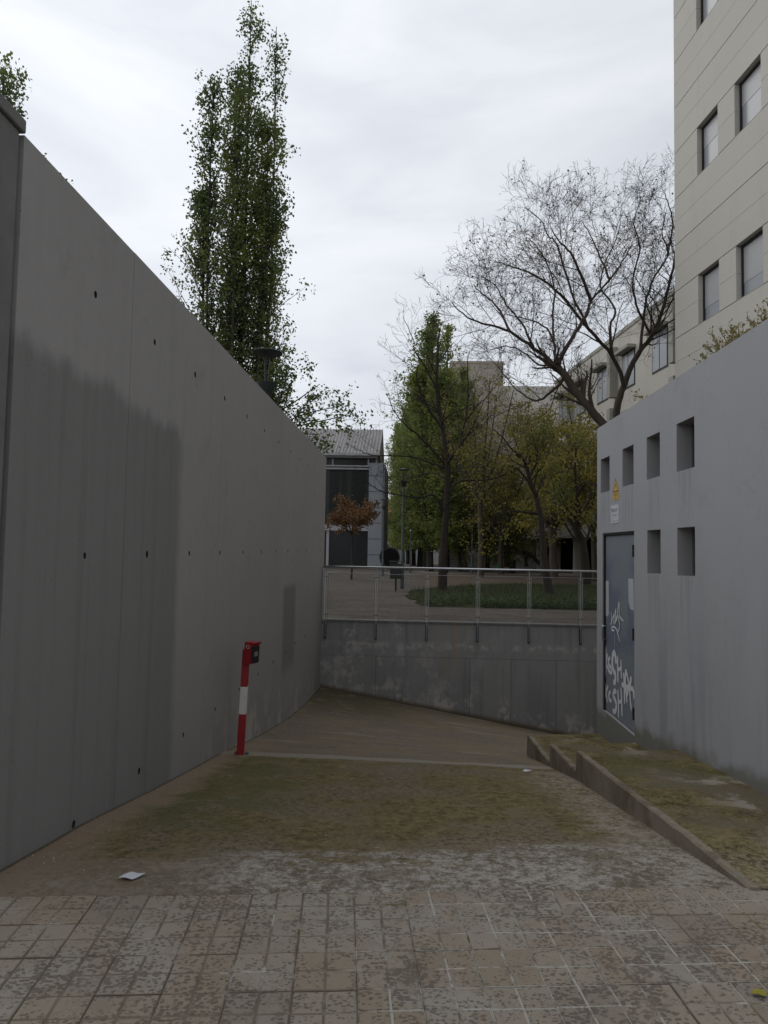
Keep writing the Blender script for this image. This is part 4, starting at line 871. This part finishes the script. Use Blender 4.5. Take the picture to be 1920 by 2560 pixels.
limb_tree('sparse_tree', 'tall nearly bare tree beside the tower, upright trunk splitting in a wide V', 'tree', [
    ([(1560, 1500), (1550, 1250)]+Z6((1310, 1400), (1350, 1250), (1420, 1080), (1500, 980), (1570, 800), (1620, 600), (1640, 440)), (0, .8), (.18, .03)),
    (Z6((1350, 1250), (1290, 1090), (1150, 930), (1000, 750), (860, 640), (720, 590), (640, 560)), (.2, -1.8), (.085, .013)),
    (Z6((1440, 1040), (1460, 850), (1500, 680), (1590, 530), (1560, 400), (1580, 290)), (.4, 1.8), (.06, .013)),
    (Z6((1290, 1090), (1270, 930), (1300, 820), (1220, 700), (1250, 560), (1300, 460), (1330, 340)), (.0, 1.4), (.055, .012)),
    (Z6((1150, 930), (1060, 730), (980, 470), (930, 420), (890, 330), (800, 260)), (-.8, .6), (.05, .012)),
    (Z6((1500, 980), (1420, 800), (1400, 650), (1440, 480), (1400, 360), (1430, 250)), (.6, -.8), (.05, .012)),
    (Z6((1590, 530), (1620, 360), (1590, 230), (1570, 170)), (1.2, 1.6), (.04, .012)),
    ], 24.0, PB, 23, MAT['barkb'], MAT['lspar'], dict(per=1, spread=.10, size=.09, minlev=3, keep=.07), 'sparse trees behind the service building', pmin=.005)

# the leafless tree in the middle of the plaza
PT = [(1.8, 2.5, 50, .06, .14), (2.8, 1.2, 48, .05, .18), (3.4, .6, 45, .03, .2), (3.0, .3, 45, .0, .2)]
limb_tree('bare_tree', 'leafless dark tree with a straight trunk in the grass behind the railing', 'tree', [
    (Z1((735, 1012), (735, 880), (748, 700), (760, 480), (762, 330))+ZC((800, 1700), (745, 1300), (730, 950), (745, 600), (762, 330)), (0, .3), (.22, .03)),
    (ZC((800, 1720), (640, 1480), (490, 1180), (450, 1000), (460, 870)), (0, -1.2), (.055, .012)), (ZC((740, 1200), (590, 900), (430, 650), (400, 480), (260, 180)), (.1, -.8), (.05, .010)),
    (Z1((768, 330), (830, 240))+ZC((1060, 1850), (1130, 1600), (1160, 1200), (1150, 850), (1180, 650)), (0, .9), (.08, .014)), (ZC((1140, 1600), (1270, 1430), (1400, 1300), (1620, 1050)), (.4, -.9), (.045, .010)),
    (Z1((745, 335), (640, 220), (540, 130), (480, 60), (440, -30)), (0, -1.4), (.06, .010)), (Z1((748, 360), (650, 325), (560, 300), (380, 295), (300, 270), (235, 230)), (0, 1.6), (.055, .009)),
    (Z1((745, 590), (690, 505), (600, 520), (430, 490), (360, 455), (280, 385)), (0, -1.5), (.06, .009)), (Z1((770, 490), (830, 430), (1000, 420), (1110, 375), (1200, 330)), (0, 1.4), (.06, .010)),
    (Z1((770, 320), (850, 215), (905, 120), (960, 0)), (0, -1.2), (.06, .010)), (ZC((745, 820), (830, 700), (890, 600), (900, 480)), (.2, 1.0), (.04, .009)), (Z1((752, 560), (830, 500), (900, 540), (960, 520)), (0, -1.2), (.04, .009)),
    (Z1((757, 420), (690, 390), (600, 400), (500, 440)), (0, 1.5), (.04, .009)), (ZC((790, 1650), (900, 1530), (1100, 1450), (1250, 1380)), (0, -1.0), (.04, .009)),
    ], 29.3, PT, 5, MAT['bark'], pmin=.005)

# trees with thin yellowing crowns
PR = [(1.6, 3.3, 50, .10, .25), (2.6, 1.7, 48, .05, .30), (3.0, .8, 45, -.03, .32)]
R_ARG = dict(per=9, spread=.36, size=.095, minlev=1, keep=.62, droop=.5)
g_ = 'yellowing trees on the plaza'
limb_tree('yellowing_tree', 'dark trunk leaning left with thin yellow-green crown, nearest plaza tree on the right', 'tree', [
    (ZR((1010, 1990), (960, 1750), (920, 1400), (890, 1000), (830, 750), (740, 500), (690, 300), (560, 150)), (0, 1.0), (.20, .05)), (ZR((850, 950), (600, 930), (450, 940), (250, 1000)), (.2, -1.0), (.06, .012)),
    (ZR((820, 700), (600, 380), (300, 340), (0, 370)), (.4, -1.2), (.06, .012)), (ZR((740, 480), (850, 250), (790, 0), (770, -200)), (.6, 1.6), (.06, .015)), (ZR((690, 300), (500, 100), (350, -80), (200, -160)), (.8, -.4), (.05, .012))],
    28.2, PR, 31, MAT['bark'], MAT['lyel'], dict(R_ARG, keep=.45), g_, pmin=.006)
limb_tree('yellowing_tree', 'brown forked tree with olive foliage, behind the leaning trunk on the right', 'tree', [
    (ZR((1060, 1790), (1050, 1500), (1040, 1200), (1030, 1010)), (0, 0), (.24, .18)), (ZR((1030, 1020), (980, 900), (900, 740), (830, 450), (790, 200), (740, -60)), (0, 1.4), (.13, .03)),
    (ZR((1040, 1010), (1130, 930), (1180, 700), (1230, 500), (1300, 250), (1280, 0)), (0, -1.5), (.13, .03)), (ZR((1180, 700), (1050, 560), (980, 350), (1000, 100)), (-.5, 1.2), (.07, .02)), (ZR((1015, 1120), (930, 1010), (860, 900), (700, 760)), (0, -1.4), (.06, .02))],
    38.5, PR, 37, MAT['barkb'], MAT['lyel'], dict(R_ARG, size=.14, spread=.45, keep=.75), g_, pmin=.008)
limb_tree('yellowing_tree', 'stout forked tree with dark branches right beside the edge of the service building', 'tree', [
    (ZR((1480, 1860), (1470, 1650), (1430, 1350), (1340, 1130)), (0, 0), (.26, .19)), (ZR((1340, 1130), (1200, 960), (1080, 800), (930, 600), (850, 420)), (0, 1.5), (.13, .03)),
    (ZR((1345, 1130), (1390, 1000), (1360, 700), (1340, 400), (1350, 100)), (0, -1.2), (.14, .03)), (ZR((1440, 1380), (1500, 1240), (1560, 1080), (1640, 1000)), (0, 1.0), (.09, .03)), (ZR((1390, 1000), (1500, 800), (1600, 600), (1750, 450)), (-.4, .9), (.08, .02)), (ZR((1365, 700), (1480, 560), (1620, 580)), (-.8, -2), (.06, .02))],
    33.2, PR, 41, MAT['bark'], MAT['lyel'], dict(R_ARG, size=.12, spread=.4, keep=.6), g_, pmin=.007)
PG = [(1.9, 3.8, 55, .02, .25), (2.4, 2.0, 48, -.02, .30), (2.6, 1.0, 45, -.08, .32)]
G_ARG = dict(per=12, spread=.55, size=.15, minlev=1, keep=.75, droop=.8)
g2 = 'green feathery trees on the far lawn'
limb_tree('feathery_tree', 'green feathery tree with a dark bowed trunk on the far lawn', 'tree', [(ZR((195, 1659), (215, 1450), (240, 1340), (370, 1150), (420, 960)), (0, -.5), (.22, .10)), (ZR((300, 1230), (200, 1000), (150, 800)), (-.2, 1.5), (.12, .03)), (ZR((400, 1050), (550, 850), (560, 600)), (-.4, -1.6), (.12, .03)), (ZR((410, 1000), (350, 750), (300, 560)), (-.4, .8), (.10, .03))], 55, PG, 51, MAT['bark'], MAT['lgreen'], dict(G_ARG, per=14), g2, pmin=.01)
limb_tree('feathery_tree', 'slim feathery tree with two stems behind the dark litter bin', 'tree', [(ZR((440, 1640), (430, 1420), (380, 1330), (300, 1300)), (0, .3), (.17, .06)), (ZR((475, 1640), (465, 1450), (470, 1250), (430, 1000)), (0, -.6), (.13, .05)), (ZR((430, 1420), (360, 1150), (280, 900)), (.1, 1.2), (.08, .02))], 56, PG, 53, MAT['barkb'], MAT['lgreen'], G_ARG, g2, pmin=.01)
limb_tree('feathery_tree', 'crooked feathery tree with one long sideways limb on the far lawn', 'tree', [(ZR((890, 1610), (750, 1480), (600, 1430), (480, 1410), (390, 1340)), (0, -.8), (.19, .07)), (ZR((700, 1640), (695, 1500), (640, 1390), (560, 1290), (520, 1100)), (0, .5), (.16, .05)), (ZR((640, 1390), (720, 1200), (760, 1000)), (.2, 1.2), (.08, .02))], 54, PG, 57, MAT['barkb'], MAT['lgreen'], dict(G_ARG, keep=.8), g2, pmin=.01)
limb_tree('feathery_tree', 'bowed feathery tree beside the stone base wall, left of the far lawn', 'tree', [(ZC((1060+0, 3640), (1010, 3380), (890, 3130), (880, 2900), (900, 2700)), (0, -.5), (.17, .06)), (ZC((1120, 3600), (1060, 3330), (960, 3150), (1000, 2950)), (0, .7), (.10, .04)), (ZC((890, 3130), (800, 2900), (780, 2750)), (-.2, 1.0), (.07, .02))], 57, PG, 59, MAT['bark'], MAT['lyel'], dict(G_ARG, keep=.35), g2, pmin=.01)

# fuller round-crowned trees behind them
def round_tree(name, label, loc, h, R, seed, leafm, size, per, keep, group, fork=.22):
    global P_MIN; P_MIN = .009
    r = random.Random(seed); t = empty(name, loc, label, 'tree', group); mb = MB(); tips = []; b = Vector(loc); f = b+Vector((r.uniform(-.3, .3), 0, h*fork))
    mb.tube(smooth_path([b, b.lerp(f, .5)+Vector((r.uniform(-.15, .15), 0, 0)), f]), [.22, .20, .19, .18, .17, .165, .16, .155, .15], 8, caps=False)
    for i in range(8):
        a = 2*math.pi*i/8+r.random()*.6; q = r.uniform(.45, 1.0)*R; e_ = b+Vector((math.cos(a)*q, math.sin(a)*q, h*r.uniform(.55, .95)*(1.1-.35*q/R))); S = smooth_path([f, f.lerp(e_, .45)+Vector((math.cos(a)*.3, math.sin(a)*.3, .2)), e_], 6)
        mb.tube(S, [lerp(.10, .02, j/(len(S)-1)) for j in range(len(S))], 6, caps=False); sprout(mb, S, .10, .02, 0, [(1.4, 2.8, 55, .03, .25), (2.2, 1.5, 48, 0, .3), (2.4, .8, 45, -.05, .3)], r, tips, .15)
    mb.build('trunk_and_branches', MAT['barkb'], t, smooth=True); leaves(tips, r, per=per, spread=.42, size=size, droop=.6, minlev=1, keep=keep).build('crown', leafm, t); return t
round_tree('yellowing_tree', 'broad yellow-green tree in front of the pale wing, behind the forked trees', (9.6, 46, GZ), 14.0, 4.6, 61, MAT['lyel'], .15, 10, .75, g_)
round_tree('yellowing_tree', 'olive round-crowned tree in front of the beige link block', (6.6, 50, GZ), 11.5, 3.8, 63, MAT['lyel'], .15, 9, .7, g_)
round_tree('yellowing_tree', 'tall thin-crowned olive tree between the bare tree and the beige block', (4.5, 44, GZ), 16.0, 3.2, 71, MAT['lyel'], .13, 5, .45, g_, .3)
round_tree('yellowing_tree', 'broad yellow tree half hidden by the corner of the service building', (11.0, 41, GZ), 13.5, 4.2, 73, MAT['lyel'], .15, 10, .75, g_)
round_tree('feathery_tree', 'low dark green round tree on the lawn left of the green board', (4.3, 54, GZ), 7.0, 2.6, 67, MAT['lgreen'], .15, 9, .7, g2)

# columnar poplars
def poplar_mesh(seed, h, w, nl, lsize, lean=0.0, low=0.12, stems=3, clump=26, taper=.45, leaders=None):
    r = random.Random(seed); mb = MB(); lf = MB()
    def prof(t): return (0.55+0.45*math.sin(min(1, t*2.2)*math.pi/2))*(1-max(0, t-taper)/(1-taper)*.86)*w
    stems_ = []
    for s in range(0 if leaders else stems):
        a = 2*math.pi*s/stems+r.random(); off = Vector((math.cos(a), math.sin(a), 0))*(.10*w if s else 0); top = h*(1 if s == 0 else r.uniform(.72, .94))
        tp_ = off*(2.2+r.random()); pts = [Vector((0, 0, -.1)) + off*.3, Vector((0, 0, h*.12))+off*.7, Vector((0, 0, h*.35))+off*1.6, Vector((0, 0, h*.65))+tp_, Vector((0, 0, top))+tp_*1.05]
        S = smooth_path(pts, 5); ra = .024*h*(.55 if s == 0 else .33); mb.tube(S, [lerp(ra, .015, (i/(len(S)-1))**.7) for i in range(len(S))], 8, caps=False); stems_.append((S, top))
    cols = []
    for s, (dx, dy, fr, cw) in enumerate(leaders or ()):
        top = h*fr; o = Vector((dx, dy, 0)); S = smooth_path([Vector((0, 0, -.1))+o*.1, Vector((0, 0, h*.10))+o*.35, Vector((0, 0, h*.28))+o*.8, Vector((0, 0, h*.55))+o*1.05, Vector((0, 0, top))+o*1.0], 5)
        ra = .012*h if s == 0 else .0075*h; mb.tube(S, [lerp(ra, .012, (i/(len(S)-1))**.7) for i in range(len(S))], 8, caps=False); stems_.append((S, top)); cols.append(cw)
    def prof(t): return (0.86+0.14*math.sin(min(1, t*3)*math.pi/2))*(1-max(0, t-taper)/(1-taper)*.88)*w
    npt = 6; nb = int(nl/(clump*npt*.78)); cr = .115*w
    for b in range(nb):
        si = r.choices(range(len(stems_)), [c*tp_[1] for c, tp_ in zip(cols, stems_)])[0] if leaders else r.randrange(len(stems_)); S, top = stems_[si]; t = lerp(low, .975, r.random()**.95); i = min(int(t*(len(S)-1)), len(S)-2); p = S[i].lerp(S[i+1], t*(len(S)-1)-i)
        el = r.uniform(1.3, 3.0) if t > .3 else r.uniform(.5, 1.6)
        R = (cols[si]*(1-max(0, t-.55)/.45*.85) if leaders else prof(min(1, p.z/h+.06)))*r.uniform(.35, 1.0)*(1.0 if r.random() > .10 else 1.3); a = r.uniform(0, 2*math.pi)
        ln = min(R*math.sqrt(1+el*el)*.9, .27*h, max(.5, (top-p.z)*.9)); d = Vector((math.cos(a), math.sin(a), el*.8)).normalized(); cur = p.copy(); q = [p]; ns = 7
        for s in range(ns): d = (d+rdir(r)*.15+Vector((0, 0, .06))).normalized(); cur = cur+d*(ln/ns); q.append(cur.copy())
        if q[-1].z > h*1.005: continue
        mb.tube(q, [lerp(.020, .004, s/ns)*max(.6, h/18) for s in range(ns+1)], 3, caps=False)
        for s in (2, 3, 4, 5, 6, 7, 7):
            if r.random() < .18: continue
            c = q[s]+rdir(r)*cr*1.1; k_ = r.uniform(.6, 1.4)
            for _ in range(int(clump*k_)): leaf(lf, c+rdir(r)*(cr*k_*r.random()**.45), lsize*r.uniform(.65, 1.2), r, .25)
    return mb, lf
def poplar(name, label, loc, seed, h, w, nl, ls, leafm, group=None, **kw):
    t = empty(name, (0, 0, 0), label, 'tree', group); a, b = poplar_mesh(seed, h, w, nl, ls, **kw)
    a.build('trunk', MAT['barkg'], t, smooth=True); b.build('crown', leafm, t); t.location = loc; return t
pg = 'columnar poplars'
bp = poplar('poplar_tree', 'very tall columnar poplar rising behind the left concrete wall', (-6.55, 24, GZ), 3, 22.1, 2.15, 70000, .116, MAT['lpop'], pg, low=.10, clump=12, leaders=[(.25, 0, 1.0, 1.75), (1.15, .3, .965, 1.15), (-.95, -.3, .86, 1.6), (-.45, .9, .92, 1.35), (1.15, -.7, .76, 1.6), (-1.35, .5, .68, 1.45), (.2, -1.0, .82, 1.5), (.7, .8, .70, 1.5)])
# low side limbs that lean over the wall
r = random.Random(77); P_MIN = .006; mb = MB(); tips = []
base = Vector((-6.5, 24, 2.0))
for e_ in [(700, 1060), (790, 1085), (850, 1015), (800, 960), (720, 930), (640, 900), (860, 1040), (760, 1140)]:
    tip = atY(*e_, 24+r.uniform(-1.6, 1.2)); mid = base.lerp(tip, .5)+Vector((0, 0, .9)); S = smooth_path([base+Vector((0, 0, r.uniform(0, 3))), mid, tip], 6)
    mb.tube(S, [lerp(.05, .012, i/(len(S)-1)) for i in range(len(S))], 5, caps=False); sprout(mb, S, .05, .012, 0, [(1.8, 1.8, 45, .05, .2), (3.0, .95, 45, 0, .25)], r, tips, .3)
mb.build('low_limbs', MAT['barkg'], bp, smooth=True); leaves(tips, r, per=10, spread=.26, size=.115, droop=.3).build('low_foliage', MAT['lpop'], bp)
poplar('poplar_tree', 'poplar whose leafy top shows above the cap of the concrete pillar', (-11.75, 18, GZ), 9, 15.2, 2.1, 15000, .110, MAT['lpop'], pg, stems=3, taper=.75)
row = [(1.45, 53, 20.6), (1.20, 58.5, 20.2), (.85, 64, 20.0), (.25, 70, 19.5), (-.35, 76, 19.0), (-1.0, 82, 19.0), (-2.0, 89, 18.5), (2.5, 50.5, 18.8), (4.0, 55.0, 16.8)]
ords = ['nearest and tallest', 'second', 'third', 'fourth', 'fifth', 'sixth', 'farthest', 'standing to the right of the line, second row', '']
pa = poplar('poplar_tree', 'poplar in the row across the plaza, nearest and tallest', (0, 0, GZ), 15, 20.0, 2.3, 17000, .17, MAT['lpop2'], pg, stems=3, low=.17, clump=10, taper=.6)
pb_ = poplar('poplar_tree', 'x', (0, 0, GZ), 16, 20.0, 2.2, 17000, .17, MAT['lpop2'], pg, stems=3, low=.17, clump=10, taper=.6)
for i, (x, y, h) in enumerate(row):
    o = (pa, pb_)[i] if i < 2 else copy_tree((pa, pb_)[i % 2]); o.location = (x, y, GZ); s = h/20.0; o.scale = (s*random.Random(i).uniform(1.1, 1.35), s*1.15, s); o.rotation_euler.z = i*1.7
    o['label'] = ('poplar standing just right of the row across the plaza' if i == 7 else 'shorter poplar before the left part of the beige block' if i == 8 else 'poplar in the row across the plaza, %s from the railing' % ords[i]) if i else 'poplar in the row across the plaza, nearest and tallest'
poplar('dry_poplar_tree', 'brown-leaved poplar between the green row and the beige block', (3.3, 61, GZ), 19, 15.0, 1.9, 9000, .24, MAT['lbrown'], None, stems=2, low=.3, clump=12)

# small orange tree in front of the hall
P_MIN = .008; r = random.Random(91); ot = empty('small_autumn_tree', (-3.25, 37, GZ), 'small autumn tree with a flat orange crown in front of the hall', 'tree')
mb = MB(); tips = []; b = Vector((-3.25, 37, GZ)); tp0 = Vector((-3.28, 37, .72)); mb.tube(smooth_path([b, b.lerp(tp0, .5)+Vector((.03, 0, 0)), tp0]), .06, 7, caps=False)
for i in range(11):
    a = 2*math.pi*i/11+r.random()*.4; ln = r.uniform(.9, 1.55); e_ = tp0+Vector((math.cos(a)*ln, math.sin(a)*ln, r.uniform(.5, 1.75))); S = smooth_path([tp0, tp0.lerp(e_, .5)+Vector((0, 0, .12)), e_]); mb.tube(S, [lerp(.035, .01, j/(len(S)-1)) for j in range(len(S))], 5, caps=False)
    sprout(mb, S, .035, .01, 0, [(3.2, 1.05, 55, .10, .2), (4.5, .6, 50, .04, .2)], r, tips, .3)
mb.build('trunk_and_branches', MAT['barkg'], ot, smooth=True); leaves(tips, r, per=11, spread=.24, size=.12, droop=.1).build('crown', MAT['lor'], ot)

# dry shrubs in the roof planter of the service building
r = random.Random(5); P_MIN = .003
for i, (y, sc, lab) in enumerate(((6.05, 1.0, 'dry yellow-green shrub on the roof edge of the service building, the fuller one'), (5.42, .8, 'dry spindly shrub on the roof edge of the service building, nearest the right frame edge'))):
    t = empty('roof_shrub', (2.92, y, 1.5), lab, 'shrub', 'shrubs on the service building roof'); mb = MB(); tips = []
    for k_ in range(34):
        d = Vector((r.uniform(-.75, .2), r.uniform(-.6, .6), r.uniform(.45, 1.0))); p0 = Vector((2.92+r.uniform(-.06, .06), y+r.uniform(-.22, .22), 1.5)); S = [p0, p0+d*.2*sc, p0+d*.36*sc+Vector((0, 0, .03)), p0+d*.47*sc+Vector((0, 0, .02))]
        mb.tube(S, [.006, .005, .004, .002], 4, caps=False); sprout(mb, S, .005, .003, 0, [(13, .17, 32, .12, .2)], r, tips, .25)
    mb.build('stems', MAT['lshrub'], t); leaves(tips, r, per=4, spread=.035, size=.026, droop=-.6).build('foliage', MAT['lshrub'], t)

# ------------------------------------------------------------------ plaza details
def gedge(y): return table([(20.5, .45), (22, .2), (25, -.15), (28.5, 0.05), (30, .6), (33, 2.4), (36, 5.5)], y)
mb = MB(); ys = [20.65+i*.4 for i in range(40)]
mb.grid(lambda u, y: (lerp(gedge(y)+.3*mnoise.noise((0, y*.9, 3)), 12, u), y, GZ+.004+.03*math.sin(math.pi*min(1, max(0, (y-20.6)/8)))), [i/6 for i in range(7)], ys)
tag(mb.build('grass_bed', MAT['grassg']), kind='structure')
r = random.Random(17); mb = MB()
for _ in range(15000):
    y = 20.7+15*r.random()**1.3; x = gedge(y)+r.random()*(12-gedge(y)); 
    if x > y*.30+.5: continue
    hh = r.uniform(.08, .24); a = r.uniform(0, 6.28); d = Vector((math.cos(a), math.sin(a), 0)); n = len(mb.v); b = Vector((x, y, GZ)); w = d.cross(Vector((0, 0, 1)))*.008
    mb.v += [tuple(b-w), tuple(b+w), tuple(b+d*hh*.35+Vector((0, 0, hh)))]; mb.f.append((n, n+1, n+2)); mb.m.append(0)
tag(mb.build('grass', MAT['lgrass']), 'long dark grass in the bed behind the railing', 'grass', kind='stuff')
mb = MB()
for _ in range(9000):
    y = 20.6+abs(r.gauss(0, 1.3)); x = r.uniform(.5, 8); dn = mnoise.noise((x*.9, y*.9, 2))
    if x < gedge(y) or dn < -.15 or x > y*.30+.5 or (x < 1.8 and r.random() < .6): continue
    p = Vector((x, y, GZ+.03+r.random()**2*.30*(.6+dn))); leaf(mb, p, r.uniform(.05, .11), r, -.1)
tag(mb.build('ground_cover', MAT['livy']), 'leafy green ground cover along the front of the grass bed', 'ground cover', kind='stuff')
mb = MB(); sheet(mb, 2.5, 30, 57.0, 65.85, GZ+.006); tag(mb.build('lawn', MAT['grassg']), kind='structure')

def lamp(name, loc, H, label, s=1.0):
    t = empty(name, loc, label, 'lamp', 'disc-topped street lamps'); x, y, z = loc
    mb = MB(); mb.lathe(loc, [(.085*s, 0), (.085*s, 1.1*s), (.06*s, 1.18*s), (.05*s, H-.75*s)], 12); mb.build('pole', MAT['polegrey'], t, smooth=False)
    mb = MB(); mb.lathe((x, y, z+H-.75*s), [(.05*s, -.02), (.075*s, .0), (.15*s, .20*s), (.16*s, .235*s), (.05*s, .24*s)], 16); mb.build('lamp_head', MAT['darkmetal'], t)
    for k_ in range(3):
        a = 2*math.pi*k_/3+.4; mb = MB(); mb.bar((x+.03*s*math.cos(a), y+.03*s*math.sin(a), z+H-.52*s), (x+.06*s*math.cos(a), y+.06*s*math.sin(a), z+H-.03*s), .018*s); mb.build('stay', MAT['darkmetal'], t)
    mb = MB(); mb.lathe((x, y, z+H-.05*s), [(.02*s, .0), (.235*s, .015*s), (.25*s, .035*s), (.235*s, .045*s), (.02*s, .10*s)], 24); mb.build('disc', MAT['darkmetal'], t)
    return t
lamp('street_lamp', (-2.672, 12.0, GZ), 5.27, 'street lamp whose dark disc top stands just over the left concrete wall', 1.12)
lamp('street_lamp', (-.386, 29.4, GZ), 5.2, 'street lamp on a grey pole standing by the litter bin', 1.0)
lamp('street_lamp', (-1.80, 43, GZ), 4.9, 'slim street lamp in front of the grey pier of the hall', .9)
p = atY(1180, 1400, 50); lamp('street_lamp', (p.x, 50, GZ), 5.2, 'far street lamp before the stone base wall among the lawn trees', 1.0)

bn = empty('litter_bin', (-.62, 28.0, GZ), 'dark boxy litter bin on a single leg beside the lamp pole', 'bin')
mb = MB(); mb.box((-.66, 27.96, GZ), (-.58, 28.04, GZ+.55)); mb.build('leg', MAT['darkmetal'], bn)
mb = MB(); mb.box((-.86, 27.82, GZ+.5), (-.38, 28.2, GZ+1.12)); mb.build('body', MAT['darkmetal'], bn, bevel=.02)
mb = MB(); mb.box((-.90, 27.80, GZ+1.18), (-.34, 28.22, GZ+1.22)); mb.box((-.88, 27.95, GZ+1.1), (-.85, 28.05, GZ+1.2)); mb.box((-.39, 27.95, GZ+1.1), (-.36, 28.05, GZ+1.2)); mb.build('rain_lid', MAT['darkmetal'], bn)
p = atY(1281, 1410, 53); b2 = empty('litter_bin', (p.x, 53, GZ), 'dark litter bin with a pale bag on top on the far lawn', 'bin')
mb = MB(); mb.lathe((p.x, 53, GZ), [(.24, 0), (.27, .1), (.29, .95), (.30, 1.0), (.22, 1.02)], 12); mb.build('body', MAT['darkmetal'], b2)
mb = MB(); mb.lathe((p.x+.05, 53, GZ+1.0), [(.12, 0), (.13, .08), (.05, .15)], 8); mb.build('bag', MAT['bag'], b2)
p = atY(1246, 1414, 52); gb = empty('green_board', (p.x, 52, GZ), 'small bright green board standing on the far lawn', 'sign')
mb = MB(); mb.box((p.x-.19, 52, GZ+.18), (p.x+.19, 52.03, GZ+.72)); mb.build('board', MAT['green'], gb)
mb = MB(); mb.box((p.x-.15, 52.005, GZ), (p.x-.12, 52.025, GZ+.18)); mb.box((p.x+.12, 52.005, GZ), (p.x+.15, 52.025, GZ+.18)); mb.build('legs', MAT['galv'], gb)
p = atY(1353, 1400, 50); wpst = empty('pale_post', (p.x, 50, GZ), 'pale slim post standing between the dark tree trunks', 'post')
mb = MB(); mb.lathe((p.x, 50, GZ), [(.10, 0), (.10, .9), (.075, 1.0), (.07, 4.6)], 10); mb.build('shaft', MAT['polegrey'], wpst)
mb = MB(); mb.lathe((p.x, 50, GZ+4.6), [(.09, 0), (.10, .03), (.02, .12)], 10); mb.build('cap', MAT['galv'], wpst)
p = atY(1026, 1380, 49); sp = empty('pale_post', (p.x, 49.5, GZ), 'short slim post in front of the poplar trunks', 'post')
mb = MB(); mb.lathe((p.x, 49.5, GZ), [(.09, 0), (.09, .25), (.05, .3), (.045, 3.0)], 8); mb.build('shaft', MAT['polegrey'], sp)
mb = MB(); mb.lathe((p.x, 49.5, GZ+3.0), [(.08, 0), (.1, .06), (.03, .14)], 8); mb.build('cap', MAT['galv'], sp)
# round metal duct by the hall
p = atY(976, 1396, 55); du = empty('round_duct', (p.x, 55, GZ), 'round metal ventilation duct with a dark mouth beside the hall', 'duct')
mb = MB(); c0 = Vector((p.x, 54.2, p.z+.1)); mb.tube([c0, c0+Vector((0, 1.6, 0))], .86, 20, caps=False); mb.tube([c0+Vector((0, -.01, 0)), c0+Vector((0, .12, 0))], .90, 20, caps=False); mb.build('pipe', MAT['galv'], du)
mb = MB(); mb.lathe((0, 0, 0), [(.80, 0), (.80, .02)], 24); mb.v = [(c0.x+x, c0.y-.02+z, c0.z+y) for x, y, z in mb.v]; mb.build('rim', MAT['wire'], du)
mb = MB(); mb.lathe((0, 0, 0), [(.70, 0), (.70, .01)], 20); mb.v = [(c0.x+x, c0.y-.03+z, c0.z+y) for x, y, z in mb.v]; mb.build('mouth', MAT['black'], du)
mb = MB(); mb.box((c0.x-.5, 54.6, GZ), (c0.x+.5, 55.4, c0.z-.6)); mb.build('base', MAT['panelgrey'], du)

# litter on the ramp
mb = MB(); pp = [(-1.441, 3.42, 0), (-1.404, 3.505, -.008), (-1.325, 3.490, -.006), (-1.365, 3.412, .002)]
N = 6
mb.grid(lambda u, v: ((Vector(pp[0]).lerp(Vector(pp[3]), u)).lerp(Vector(pp[1]).lerp(Vector(pp[2]), u), v) + Vector((0, 0, zfloor(-1.37, 3.45)+.016+.004*math.sin(u*4+v*3)))), [i/N for i in range(N+1)], [i/N for i in range(N+1)])
tag(mb.build('paper_scrap', MAT['paper']), 'white paper scrap lying on the ramp by the paving edge', 'paper')
def flake(name, x, y, z, s, mat, label, cat, seed):
    r = random.Random(seed); a0 = r.random()*6; mb = MB(); mb.face([(x+math.cos(a0+i)*s*r.uniform(.6, 1.2), y+math.sin(a0+i)*s*r.uniform(.5, 1), z+r.uniform(.004, .016)) for i in range(6)]); return tag(mb.build(name, mat), label, cat)
q = ray(1897, 2487); q = q*(-1.648/q.z); flake('fallen_leaf', q.x, q.y, -1.647, .03, MAT['fallen'], 'yellow-green fallen leaf on the paving at the right edge', 'leaf', 3)
q = ray(1318, 1935); q = q*(-2.30/q.z); flake('paper_scrap', q.x, q.y, zfloor(q.x, q.y)+.008, .05, MAT['paper'], 'small pale scrap on the ramp near the walkway steps', 'paper', 4)
r = random.Random(29); mb = MB()
for _ in range(330):
    y = 3.45+r.random()**1.5*9; x = r.uniform(-2.08, 1.58)
    if r.random() < .45: x = -2.06+abs(r.gauss(0, .22))
    elif r.random() < .4: x = 1.57-abs(r.gauss(0, .2))
    if x > 1.58 or x < -2.08 or y < 3.5+.1*x: continue
    s = r.uniform(.003, .008); a0 = r.random()*6; z = zfloor(x, y)+.012
    mb.face([(x+math.cos(a0+i*1.57)*s*r.uniform(.6, 1.3), y+math.sin(a0+i*1.57)*s*r.uniform(.5, 1), z+r.uniform(0, .006)) for i in range(4)])
for _ in range(60):
    y = 3.6+r.random()*3; x = r.uniform(1.7, 2.58); s = r.uniform(.003, .006); a0 = r.random()*6; z = table(TREADS[0], y)+.010
    mb.face([(x+math.cos(a0+i*1.57)*s*r.uniform(.6, 1.3), y+math.sin(a0+i*1.57)*s*r.uniform(.5, 1), z+r.uniform(0, .006)) for i in range(4)])
tag(mb.build('debris', MAT['chip']), 'pale chips and crumbs scattered over the ramp', 'debris', kind='stuff')
